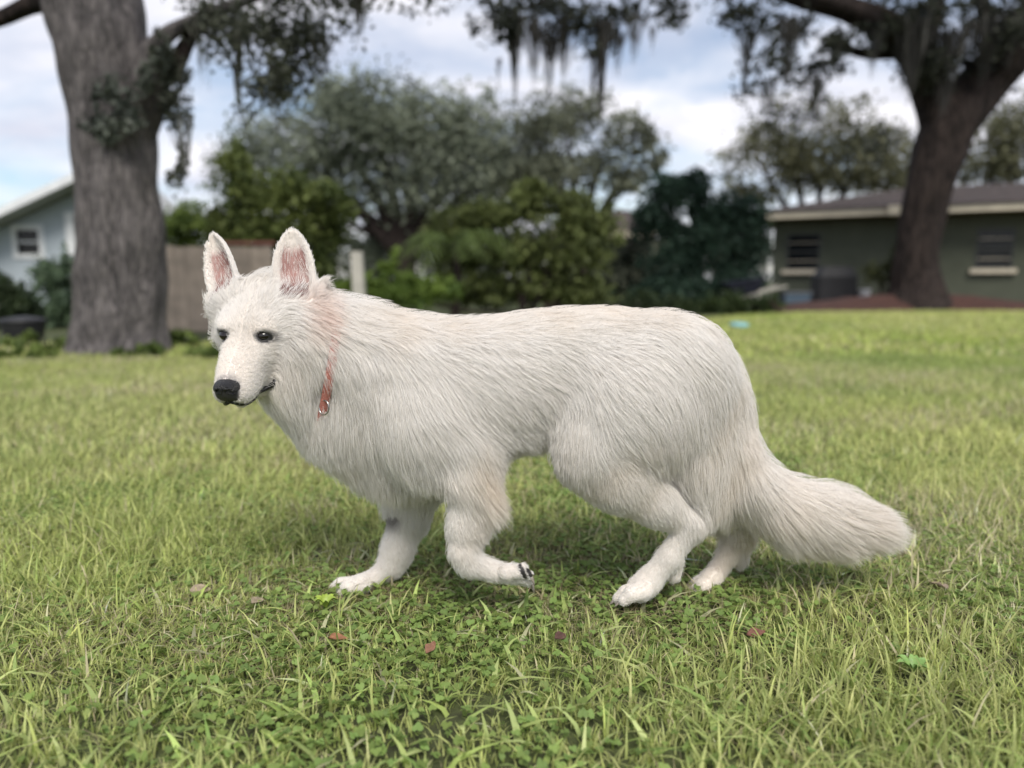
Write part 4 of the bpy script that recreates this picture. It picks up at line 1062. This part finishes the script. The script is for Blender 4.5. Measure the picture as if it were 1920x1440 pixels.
def to_px(p):
    rel = p - np.array((0, 0, CAM_H))
    zf = rel[:, 1]*_c8 - rel[:, 2]*_s8; up = rel[:, 1]*_s8 + rel[:, 2]*_c8
    return np.stack((960 + FPX*rel[:, 0]/zf, 720 - FPX*up/zf), 1)
def ear_info(p):
    """inner-ear amount, ear axis coordinate, per point"""
    inner = np.zeros(len(p)); earv = np.full(len(p), -1.0); ax = np.zeros((len(p), 3))
    for B, u, v, w, Lr, s in EARS:
        r = p - B; uu = r @ u; vv = (r @ v)/Lr; ww = r @ w
        vc = np.clip(vv, 0, 1); hwid = ear_w(vc, s)
        w0 = -(.030*(1 - vc)**.6 + .006)*(1 - np.clip(uu/hwid, -1, 1)**2)
        near = (vv > -.25) & (vv < 1.05) & (np.abs(uu) < hwid + .012) & (ww < .03) & (ww > w0 - .02)
        m = near & (vv > .12); earv[m] = vv[m]; ax[m] = v
        fi = near & (ww > w0 + .001)
        am = np.clip((.80 - np.abs(uu)/hwid)/.2, 0, 1)*np.clip((.80 - vv)/.14, 0, 1)*np.clip((vv + .2)/.1, 0, 1)*fi
        inner = np.maximum(inner, am)
    return inner, earv, ax
def eye_axes(s):
    f = (HM @ np.array((.86, s*.5, .02))); f /= np.linalg.norm(f)
    l = np.cross(np.array((0, 0, 1.0)), f); l /= np.linalg.norm(l); u = np.cross(f, l)
    a = s*R(9); return f, l*math.cos(a) + u*math.sin(a), u*math.cos(a) - l*math.sin(a)
def eye_d(p, s, e):
    f, l, u = eye_axes(s); r = p - e
    return np.sqrt((r @ l/.0160)**2 + (r @ u/.0112)**2 + (r @ f/.020)**2)
EYE = [H(.004, s*.0370, -.001) for s in (-1, 1)]

dn = grad(dv)
px_v = to_px(dv)
hl = (dv - HO) @ HM           # head-local
inner_v, earv_v, _ = ear_info(dv)
colv = np.tile(np.array((.80, .74, .69)), (len(dv), 1))
colv = colv*(1 - inner_v[:, None]) + (np.array((.30, .165, .145))*(.55 + .45*np.clip((earv_v[:, None] + .1)*2.2, 0, 1)))*inner_v[:, None]
for s_, e in zip((-1, 1), EYE):
    a = np.clip((1.28 - eye_d(dv, s_, e))/.2, 0, 1)[:, None]
    colv = colv*(1 - a) + np.array((.012, .011, .011))*a
# pads under the lifted paw
PADS = ((962, 1054, 973, 1055, 3.4), (975, 1062, 984, 1082, 4.2), (989, 1067, 997, 1085, 3.6))
def pad_d(q, c):
    ax, ay, bx, by, r = c; t = np.clip(((q[:, 0] - ax)*(bx - ax) + (q[:, 1] - ay)*(by - ay))/((bx - ax)**2 + (by - ay)**2), 0, 1)
    return np.hypot(q[:, 0] - ax - t*(bx - ax), q[:, 1] - ay - t*(by - ay))/r
for c in PADS:
    a = np.clip((1.5 - pad_d(px_v, c))/.5, 0, 1)*(dv[:, 1] < 1.5)
    colv = colv*(1 - a[:, None]) + np.array((.02, .018, .018))*a[:, None]
a = np.clip((1.12 - np.linalg.norm((hl - np.array((.122, 0, -.050)))/np.array((.022, .024, .024)), axis=1))/.25, 0, 1)[:, None]
colv = colv*(1 - a) + np.array((.035, .033, .034))*a
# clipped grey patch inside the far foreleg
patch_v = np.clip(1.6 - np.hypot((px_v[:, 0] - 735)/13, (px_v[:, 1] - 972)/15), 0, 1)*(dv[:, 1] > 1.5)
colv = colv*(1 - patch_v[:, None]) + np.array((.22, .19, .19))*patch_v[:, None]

dog_root = tag(empty('dog', tuple(DOG0)), 'white long-haired shepherd dog walking across the lawn with its head turned', 'dog')
dm = mesh_np('dog_body', dv - DOG0, dq, 4, True)
point_attr(dm, 'tint', np.concatenate((colv, np.ones((len(colv), 1))), 1), 'FLOAT_COLOR')
m_skin, t_, b_ = mat_new('dog_skin')
at_ = t_.nodes.new('ShaderNodeAttribute'); at_.attribute_name = 'tint'
t_.links.new(at_.outputs['Color'], b_.inputs['Base Color'])
b_.inputs['Roughness'].default_value = .6
nz_ = t_.nodes.new('ShaderNodeTexNoise'); nz_.inputs['Scale'].default_value = 260
bp_ = t_.nodes.new('ShaderNodeBump'); bp_.inputs['Strength'].default_value = .25; bp_.inputs['Distance'].default_value = .002
t_.links.new(nz_.outputs[0], bp_.inputs['Height']); t_.links.new(bp_.outputs[0], b_.inputs['Normal'])
dog_body = new_obj('body', dm, dog_root, m_skin)
# ------------------------------------------------------------------ fur (photograph pixel, hair direction, length cm, lift cm)
GUIDES = np.array([
 (650,590, 1,.30, 4.2,1.1),(665,620, .8,.6, 5,1.2),(660,690, .22,1, 6,1.3),(640,760, .02,1, 6.5,1.5),(620,830, .12,1, 6.5,1.6),(680,860, .18,1, 7,1.5),
 (720,760, .28,1, 6,1.1),(740,660, .6,.8, 5,.9),(740,600, 1,.32, 3.8,.7),(560,780, .1,1, 5.5,1.4),(590,800, .0,1, 6,1.5),(500,770, .35,1, 4.5,1.2),
 (800,700, .62,.8, 4.8,.8),(800,800, .38,.95, 6,1.1),(860,870, .5,.9, 5,1.1),(780,885, .22,1, 7,1.4),(720,900, .2,1, 6.5,1.5),(850,770, .65,.78, 4.8,.8),
 (850,610, 1,.25, 3.2,.6),(950,600, 1,.10, 3,.5),(1050,590, 1,.06, 3,.5),(1150,590, 1,.16, 3,.5),(1250,615, 1,.5, 3.3,.6),(1330,660, .8,.85, 3.8,.7),
 (900,680, .85,.55, 4.2,.6),(950,680, .9,.5, 4.2,.6),(1050,680, .9,.5, 4.2,.6),(950,780, .8,.66, 4.4,.7),(1030,780, .72,.75, 4.4,.7),(1000,840, .62,.8, 4,.9),(930,840, .7,.75, 4.4,.9),
 (1150,660, .85,.55, 4,.6),(1250,690, .7,.75, 4,.6),(1110,750, .45,.9, 3.6,.6),(1060,800, -.35,.95, 3.4,.9),(1050,870, -.25,1, 3.4,.9),(1075,920, -.1,1, 3,.8),
 (1150,820, .62,.8, 4,.6),(1200,770, .65,.75, 4,.6),(1250,820, .55,.85, 4.2,.7),(1120,900, .3,.95, 3,.5),(1180,930, .45,.9, 2.4,.45),(1230,930, .6,.8, 2.0,.4),
 (1280,870, .22,1, 6.5,1.0),(1310,800, .18,1, 6.5,1.1),(1340,740, .3,.95, 5,.9),(1330,900, .12,1, 7.5,1.3),(1355,960, .1,1, 5,1.0),(1390,720, .35,.95, 4,.8),
 (1300,985, .2,.95, 1.1,.25),(1250,1050, -.5,.85, .9,.2),(1190,1108, -.85,.5, .3,.06),(1270,1075, .0,1, 1.4,.3),(1350,1050, -.3,.95, .9,.2),(1310,1100, -.85,.4, .3,.06),(1398,1040, .1,1, 1.4,.3),
 (880,890, .25,1, 2.4,.4),(850,960, .06,1, 1.3,.25),(915,920, .68,.72, 5.5,1.2),(935,980, .72,.62, 4.5,1.0),(915,1015, .5,.8, 2.2,.6),(858,1030, .1,1, 1.1,.25),(930,1075, 1,.25, .6,.12),(980,1085, 1,.4, .45,.1),
 (760,960, .05,1, 1.3,.3),(795,1000, .25,.95, 3.2,.9),(735,1030, -.05,1, .8,.2),(765,1062, .7,.5, 1.8,.4),(705,1085, -.7,.6, .9,.2),(645,1103, -1,.25, .3,.06),
 (1395,770, .22,1, 4.5,.8),(1402,860, .42,.95, 5.5,.9),(1440,900, .72,.7, 8,1.3),(1500,930, .93,.38, 8,1.3),(1580,945, 1,.22, 7.5,1.4),(1645,980, .95,.4, 5.5,1.2),
 (1450,1000, .6,.85, 8.5,1.7),(1530,1030, .82,.6, 8,1.7),(1610,1030, .92,.42, 6.5,1.4),(1390,940, .3,1, 8,1.3)], float)
GP = GUIDES[:, :2]; GD = GUIDES[:, 2:4]/np.linalg.norm(GUIDES[:, 2:4], axis=1, keepdims=True)

def fur_field(p):
    """direction (unit), length, lift at points p for the body"""
    q = to_px(p).astype(np.float32)
    d2 = ((q[:, None, :] - GP[None].astype(np.float32))**2).sum(2)
    dmin = d2.min(1, keepdims=True)
    w = np.exp(-(d2 - dmin)/(2*34.0**2)); w /= w.sum(1, keepdims=True)
    dr = w @ GD.astype(np.float32)
    v = np.stack((dr[:, 0], np.zeros(len(p)), -dr[:, 1]), 1)
    v /= np.linalg.norm(v, axis=1, keepdims=True) + 1e-9
    return v, (w @ GUIDES[:, 4].astype(np.float32))*.01, (w @ GUIDES[:, 5].astype(np.float32))*.01

def vnoise(p, sc, seed):
    """cheap smooth noise -1..1 from a few sines"""
    r = np.random.default_rng(seed); out = 0
    for k in range(5):
        a = r.normal(size=3)*sc*(.6 + .35*k); out = out + np.sin(p @ a + r.uniform(0, 6.28))/(1 + .3*k)
    return out/2.6

# roots: area-weighted points on the body mesh
q0, q1, q2, q3 = (dv[dq[:, k]] for k in range(4))
area = np.linalg.norm(np.cross(q2 - q0, q3 - q1), axis=1)/2
fc = (q0 + q1 + q2 + q3)/4
hlf = (fc - HO) @ HM
hd_f = tri_sample(HD, fc)
is_head_f = (hd_f < .010) & (hlf[:, 0] > -.115)
inner_f, earv_f, _ = ear_info(fc)
pxf = to_px(fc)
dens = np.ones(len(fc))
dens[is_head_f] = 2.6
dens *= np.where(earv_f > 0, 1.6, 1)
dens *= 1 - .93*np.clip(inner_f*1.4, 0, 1)
LIP = [(.124, .001, -.074), (.114, .012, -.086), (.099, .020, -.093), (.081, .027, -.097), (.063, .033, -.098), (.047, .040, -.097), (.034, .046, -.091), (.026, .049, -.082)]
def on_head(x, y, z, out=.0006):
    p = H(x, y, z)[None]
    for _ in range(14):
        p = p - grad(p)*(tri_sample(SD, p)[:, None] - out)
    return p[0]
LIPW = {s: [on_head(x_, s*y_, z_, .0016) for x_, y_, z_ in LIP] for s in (-1, 1)}
lip_pts = np.concatenate([np.array([np.array(L_[i])*(1-f) + np.array(L_[i+1])*f for i in range(len(L_)-1) for f in (0, .5)]) for L_ in LIPW.values()])
lip_d = np.min(np.linalg.norm(fc[:, None, :] - lip_pts[None], axis=2), axis=1) if len(fc) < 1 else np.full(len(fc), 9.0)
_nh = np.where(is_head_f)[0]
lip_d[_nh] = np.linalg.norm(fc[_nh][:, None, :] - lip_pts[None], axis=2).min(1)
dens[lip_d < .0055] = 0
dens *= np.where((pxf[:, 1] > 940) & (pxf[:, 0] < 1420), 1.5, 1)
dens[fc[:, 2] < .004] = 0
for s_, e in zip((-1, 1), EYE): dens[eye_d(fc, s_, e) < 1.12] = 0
NOSE_C = H(.119, 0, -.042)
dens[np.linalg.norm((hlf - np.array((.124, 0, -.046)))/np.array((.021, .025, .022)), axis=1) < 1] = 0
for c in PADS:
    dens[(pad_d(pxf, c) < 1.15) & (fc[:, 1] < 1.5)] = 0
prob = area*dens; prob /= prob.sum()
NH = 600000
fi_ = rng.choice(len(fc), NH, p=prob)
a_, b_u = rng.random(NH)[:, None], rng.random(NH)[:, None]
root = (q0[fi_]*(1-a_) + q1[fi_]*a_)*(1-b_u) + (q3[fi_]*(1-a_) + q2[fi_]*a_)*b_u
nrm = grad(root)
root = root - nrm*.0012
flow, hlen, lift = fur_field(root)

# head field
h = (root - HO) @ HM
hd = tri_sample(HD, root)
wh = np.clip((.016 - hd)/.012, 0, 1)*np.clip((h[:, 0] + .135)/.05, 0, 1)
inn, earv, eax = ear_info(root)
sy = np.sign(h[:, 1]); ay = np.abs(h[:, 1])
hx = -np.ones(NH); hy = sy*(.25 + 3.0*np.clip(ay - .02, 0, .05)); hz = np.zeros(NH)
low = np.clip((-.02 - h[:, 2])/.05, 0, 1)
hz -= low*1.2*np.clip((.05 - h[:, 0])/.08, 0, 1)
hz += np.clip((h[:, 2] + .0)/.05, 0, 1)*.45
hfl = np.stack((hx, hy, hz), 1); hfl /= np.linalg.norm(hfl, axis=1, keepdims=True)
hfl = hfl @ HM.T
hl_len = np.interp(h[:, 0], [-.14, -.09, -.05, -.01, .03, .07, .13], [.030, .020, .014, .010, .007, .0045, .003])
hl_len = hl_len*(1 + .7*low*np.clip((.02 - h[:, 0])/.06, 0, 1)) + .012*np.clip((ay - .045)/.03, 0, 1)*np.clip((.0 - h[:, 0])/.05, 0, 1)
eyed = np.minimum(*[np.linalg.norm(root - e, axis=1) for e in EYE])
hl_len *= np.clip((eyed - .010)/.022, .22, 1)
hollow = np.min([np.linalg.norm(root - (E_[0] + E_[3]*.012), axis=1) for E_ in EARS], axis=0)
hl_len *= np.clip((hollow - .012)/.030, .30, 1)
hl_len += .015*np.exp(-((to_px(root)[:, 0] - 405)/26)**2 - ((to_px(root)[:, 1] - 600)/50)**2)*(root[:, 1] > 1.43)
hl_lift = hl_len*.22
isear = earv > 0
hfl[isear] = eax[isear] + .25*nrm[isear]
hl_len[isear] = .006 + .004*rng.random(isear.sum()); hl_lift[isear] = .0012
# long pale hairs growing across the hollow of the ear
inner_h = inn > .3
hl_len[inner_h] = .010 + .012*rng.random(inner_h.sum()); hl_lift[inner_h] = .004
wh = np.where(isear | (inn > .05), 1, wh)[:, None]
flow = flow*(1 - wh) + hfl*wh
hlen = hlen*(1 - wh[:, 0]) + hl_len*wh[:, 0]; lift = lift*(1 - wh[:, 0]) + hl_lift*wh[:, 0]
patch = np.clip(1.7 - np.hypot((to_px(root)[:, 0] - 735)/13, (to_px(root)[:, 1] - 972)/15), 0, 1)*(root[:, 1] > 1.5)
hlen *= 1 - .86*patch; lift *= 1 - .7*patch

# the collar presses the coat down along its ring
CC = pix(616, 672, 1.49)
CE1 = pix(634, 585, 1.50) - pix(606, 757, 1.50); CE1 /= np.linalg.norm(CE1)
CE2 = np.array((.30, -1.0, 0)); CE2 -= CE1*(CE2 @ CE1); CE2 /= np.linalg.norm(CE2)
CN = np.cross(CE1, CE2)
cpd = (root - CC) @ CN
if CN[0] < 0: cpd = -cpd                      # positive = towards the tail
near_c = (np.linalg.norm(root - CC, axis=1) < .20)
press = near_c*np.clip((.030 - np.abs(cpd + .008))/.016, 0, 1)
lowc = np.exp(-((to_px(root)[:, 1] - 722)/36)**2)
press = press*(.15 + .85*lowc)
hlen *= 1 - .6*press; lift *= 1 - .6*press

# tufts: wander of direction and length, and clumping
ang = .24*vnoise(root, 30, 3) + .10*vnoise(root, 110, 5)
side = np.cross(nrm, flow)
flow = flow + side*(ang*(1 - .5*wh[:, 0]))[:, None]
flow /= np.linalg.norm(flow, axis=1, keepdims=True)
hlen = hlen*(.62 + .5*rng.random(NH))*(1 + .13*vnoise(root, 70, 8))
stray = rng.random(NH) < .05
hlen = np.where(stray, hlen*1.25, hlen)
lift = np.where(stray, lift*2.4 + .002, lift)*(1 + .22*vnoise(root, 55, 9))
flow += rng.normal(0, .07, (NH, 3))

K = 6
# feathering: zones where the long hair leaves the body freely
fw = np.zeros(NH); rpx = to_px(root)
for fx_, fy_, sx_, sy_, ln_ in ((910, 920, 24, 62, .080), (800, 1000, 18, 45, .035), (1618, 980, 45, 60, .105), (1550, 1025, 100, 26, .075), (1450, 1010, 45, 30, .065), (1310, 900, 22, 70, .070), (740, 885, 90, 26, .065), (590, 815, 50, 40, .055), (1045, 850, 22, 60, .030), (776, 1056, 16, 14, .018), (1000, 818, 70, 18, .045)):
    w_ = np.exp(-((rpx[:, 0] - fx_)/sx_)**2 - ((rpx[:, 1] - fy_)/sy_)**2)
    fw = np.maximum(fw, w_); hlen = hlen*(1 - w_) + ln_*(.35 + .8*rng.random(NH))*w_
fw *= 1 - wh[:, 0]
PTS = np.zeros((NH, K, 3)); p = root.copy(); PTS[:, 0] = p
n = nrm
for k in range(1, K):
    s = k/(K - 1)
    dn_ = (flow*n).sum(1)
    dirv = flow - n*np.where(dn_ < 0, dn_, dn_*.35*(1 - fw) - .25*fw*dn_)[:, None]
    grav = np.array((0, 0, -1.0))*(np.clip(hlen/.05, 0, 1.4)*.12*s)[:, None]
    dirv = dirv + grav
    dirv /= np.linalg.norm(dirv, axis=1, keepdims=True)
    p = p + dirv*(hlen/(K - 1))[:, None]
    sd = tri_sample(SD, p); n = grad(p)
    want = .72*lift*(1 - (1 - s)**2)*.95 + .0006
    push = np.where(sd < want, want - sd, (want - sd)*.10*(1 - fw))
    p = p + n*np.clip(push, -.01, .02)[:, None]
    PTS[:, k] = p

# clumps: pull hairs to the nearest of a set of leading hairs
lead = rng.choice(NH, NH//11, replace=False)
kd = kdtree.KDTree(len(lead))
for i, j in enumerate(lead): kd.insert(root[j], i)
kd.balance()
own = np.fromiter((lead[kd.find(r)[1]] for r in root), np.int64, NH)
cl = np.clip(.30 + .26*vnoise(root, 45, 12), .04, .62)*np.clip(hlen/.02, .15, 1)
sc_ = np.minimum(1, (hlen/np.maximum(hlen[own], 1e-4)))
for k in range(1, K):
    s = k/(K - 1)
    w = (cl*s**1.3)[:, None]
    tgt = PTS[own, k]
    PTS[:, k] = PTS[:, k]*(1 - w) + (tgt + (root - root[own])*.18)*w
ok = np.linalg.norm(root - root[own], axis=1) < .02

# tint of the coat: white, creamy along the back and the tail root, pinkish at the ear
tint = np.tile(np.array((.905, .88, .848)), (NH, 1))
rp = to_px(root)
cream = np.clip((660 - rp[:, 1])/110, 0, 1)*np.clip((rp[:, 0] - 640)/100, 0, 1)
cream = np.maximum(cream, .35*np.clip((rp[:, 0] - 1300)/80, 0, 1))
cream = np.maximum(cream, .9*np.exp(-((rp[:, 0] - 905)**2/30**2 + (rp[:, 1] - 890)**2/45**2))*(root[:, 1] < 1.5))
cream = np.clip(cream + .35*vnoise(root, 14, 21), 0, 1)[:, None]
tint = tint*(1 - cream) + np.array((.885, .82, .74))*cream
earpk = np.clip(1 - np.hypot((rp[:, 0] - 590)/45, (rp[:, 1] - 590)/55), 0, 1)[:, None]
tint = tint*(1 - earpk*.8) + np.array((.84, .70, .63))*earpk*.8
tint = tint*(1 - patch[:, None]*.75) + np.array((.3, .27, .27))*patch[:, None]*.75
for e in EYE:
    a = np.clip((1.45 - eye_d(root, -1 if e is EYE[0] else 1, e))/.3, 0, 1)[:, None]*.6
    tint = tint*(1 - a) + np.array((.10, .09, .09))*a
a = np.clip((.032 - np.linalg.norm(h - np.array((.126, 0, -.036)), axis=1))/.014, 0, 1)[:, None]*.6
tint = tint*(1 - a) + np.array((.30, .28, .28))*a
tint *= (1 + rng.normal(0, .035, NH))[:, None]
tint = np.clip(tint, 0, .96)

m_fur, t_, b_ = mat_new('dog_fur')
at_ = t_.nodes.new('ShaderNodeAttribute'); at_.attribute_name = 'tint'
t_.links.new(at_.outputs['Color'], b_.inputs['Base Color'])
b_.inputs['Roughness'].default_value = .55
b_.inputs['Specular IOR Level'].default_value = .25
tr_ = t_.nodes.new('ShaderNodeBsdfTranslucent'); t_.links.new(at_.outputs['Color'], tr_.inputs['Color'])
mx_ = t_.nodes.new('ShaderNodeMixShader'); mx_.inputs[0].default_value = .48
t_.links.new(b_.outputs[0], mx_.inputs[1]); t_.links.new(tr_.outputs[0], mx_.inputs[2])
t_.links.new(mx_.outputs[0], t_.nodes['Material Output'].inputs['Surface'])

fur = bpy.data.hair_curves.new('dog_fur')
fur.add_curves([K]*NH)
fur.position_data.foreach_set('vector', (PTS - DOG0).astype(np.float32).ravel())
rad_root = np.where(hlen < .012, .00030, .00034)
prof = np.array((1, 1, .92, .78, .55, .15))
ra = fur.attributes.new('radius', 'FLOAT', 'POINT') if 'radius' not in fur.attributes else fur.attributes['radius']
ra.data.foreach_set('value', (rad_root[:, None]*prof[None]).astype(np.float32).ravel())
ta = fur.attributes.new('tint', 'FLOAT_COLOR', 'CURVE')
ta.data.foreach_set('color', np.concatenate((tint, np.ones((NH, 1))), 1).astype(np.float32).ravel())
fur_o = new_obj('fur', fur, dog_root, m_fur); fur_o['kind'] = 'stuff'
scene.cycles_curves.shape = 'RIBBONS'
scene.cycles_curves.subdivisions = 2
del PTS
# ------------------------------------------------------------------ eyes, nose, mouth, collar
m_eye = simple_mat('dog_eye', (.010, .007, .005), .06, .3, 60, spec=.6)
m_nose = simple_mat('dog_nose', (.014, .0135, .015), .38, .35, 420, bump=.5)
m_lip = simple_mat('dog_lip', (.012, .011, .012), .35, .3, 200)
m_claw = simple_mat('dog_claw', (.30, .26, .23), .4, .3, 200)
m_collar = simple_mat('collar_web', (.50, .19, .15), .9, .25, 300, bump=.4)
m_steel = simple_mat('steel', (.45, .44, .42), .28, .1, 80, metal=1.0)

def uv_ball(name, c, r, M, mat, parent, seg=24, rings=14):
    vs = []; fs = []
    for i in range(rings + 1):
        th = math.pi*i/rings
        for j in range(seg):
            ph = 2*math.pi*j/seg
            l = np.array((r[0]*math.cos(th), r[1]*math.sin(th)*math.cos(ph), r[2]*math.sin(th)*math.sin(ph)))
            vs.append(c + M @ l - DOG0)
    for i in range(rings):
        for j in range(seg):
            fs.append((i*seg + j, (i+1)*seg + j, (i+1)*seg + (j+1) % seg, i*seg + (j+1) % seg))
    return new_obj(name, mesh_np(name, vs, fs, 4, True), parent, mat)
for s, e in zip((-1, 1), EYE):
    # almond-shaped, looking forward and outward
    f, l, u = eye_axes(s)
    M = np.stack((f, l, u), 1)
    ey = uv_ball('eye', e - f*.0004, (.0125, .0145, .0100), M, m_eye, dog_root)
    lid = MB()
    ring = [tuple(e - DOG0 + f*(.0035 - .0045*abs(math.cos(t))**2) + l*.0158*math.cos(t) + u*.0090*math.sin(t)*(1 - .25*abs(math.cos(t)))) for t in np.linspace(0, 2*math.pi, 25)]
    lid.tube(ring, .0022, 6, False)
    lid.build('eyelid', m_lip, ey, True)

# nose leather: its own small surface
nh = .0012
NX, NY, NZ = 46, 58, 50
lx = -.034 + nh*np.arange(NX); ly = -.034 + nh*np.arange(NY); lz = -.030 + nh*np.arange(NZ)
X, Y, Z = lx[:, None, None], ly[None, :, None], lz[None, None, :]
def el(c, r): 
    q = np.sqrt(((X-c[0])/r[0])**2 + ((Y-c[1])/r[1])**2 + ((Z-c[2])/r[2])**2); return (q - 1)*min(r)
nd = el((-.008, 0, .003), (.021, .0215, .0135))
nd = _smin(nd, el((-.003, .0115, -.002), (.0145, .0115, .011)), .006)
nd = _smin(nd, el((-.003, -.0115, -.002), (.0145, .0115, .011)), .006)
nd = _smin(nd, el((-.006, 0, -.016), (.012, .008, .014)), .008)
for s in (-1, 1):
    nd = -_smin(-nd, el((.0125, s*.0098, -.0020), (.008, .0050, .0044)), .002)
    nd = -_smin(-nd, el((.004, s*.0185, -.005), (.010, .005, .0022)), .002)
nd = -_smin(-nd, np.sqrt((Y/.0013)**2 + ((X - .013)/.004)**2 + ((Z + .012)/.016)**2)*.0013 - .0013, .0015)
nv, nq = surface_nets(nd.astype(np.float32), (lx[0], ly[0], lz[0]), nh)
ca, sa = math.cos(R(-10)), math.sin(R(-10))
nl = nv.copy(); nl[:, 0] = nv[:, 0]*ca + nv[:, 2]*sa; nl[:, 2] = -nv[:, 0]*sa + nv[:, 2]*ca
nw = NOSE_C + nl @ HM.T
new_obj('nose', mesh_np('nose', nw - DOG0, nq, 4, True), dog_root, m_nose)

# mouth line with black lips, drawn along the jaw
for s in (-1, 1):
    pts = [p_ - DOG0 for p_ in LIPW[s]]
    mb = MB(); mb.tube(pts, [.0026, .0050, .0054, .0048, .0042, .0048, .0062, .0030], 8)
    mb.build('lip', m_lip, dog_root, True)
# claws
for c, dr in CLAWS + LIFT_CLAWS:
    d_ = np.array(dr, float); d_ /= np.linalg.norm(d_); c = c - DOG0
    mb = MB(); mb.tube([c - d_*.006, c + d_*.002, c + d_*.008 + np.array((0, 0, -.002)), c + d_*.013 + np.array((0, 0, -.005))], [.0042, .0038, .0026, .0006], 7)
    mb.build('claw', m_claw, dog_root, True)

# collar: a flat woven band round the neck
ring = []
for t in np.linspace(0, 2*math.pi, 64, endpoint=False):
    dr = CE1*math.cos(t) + CE2*math.sin(t); r = .045
    for _ in range(200):
        pq_ = (CC + dr*r)[None]
        if tri_sample(SD, pq_)[0] > -.0005 + .0062*math.exp(-((to_px(pq_)[0, 1] - 708)/85)**2): break
        r += .0015
    ring.append((dr, r))
rr = np.array([r for _, r in ring]); 
for _ in range(4): rr = (np.roll(rr, 1) + rr + np.roll(rr, -1))/3
cv = []; cf = []
nn = len(ring)
for i, (dr, _) in enumerate(ring):
    for off, th in ((-.0085, 0), (.0085, 0), (.0085, .0025), (-.0085, .0025)):
        cv.append(CC + dr*(rr[i] + th) + CN*off - DOG0)
for i in range(nn):
    for k in range(4):
        a, b = i*4 + k, i*4 + (k+1) % 4; c, d_ = ((i+1) % nn)*4 + (k+1) % 4, ((i+1) % nn)*4 + k
        cf.append((a, b, c, d_))
col_o = new_obj('collar', mesh_np('collar', cv, cf, 4, False), dog_root, m_collar)
# steel ring hanging at the throat side
ib = int(np.argmin([abs(to_px((CC + ring[i][0]*rr[i])[None])[0, 1] - 748) + (0 if i < nn//2 else 999) for i in range(nn)]))
cb = CC + ring[ib][0]*(rr[ib] + .004) - DOG0
mb = MB()
mb.tube([tuple(cb + CE1*(-.014 + .014*math.cos(t)) + (CE2*.7 + CN*.7)*.012*math.sin(t)) for t in np.linspace(0, 2*math.pi, 21)], .0016, 6, False)
mb.build('tag_ring', m_steel, col_o, True)
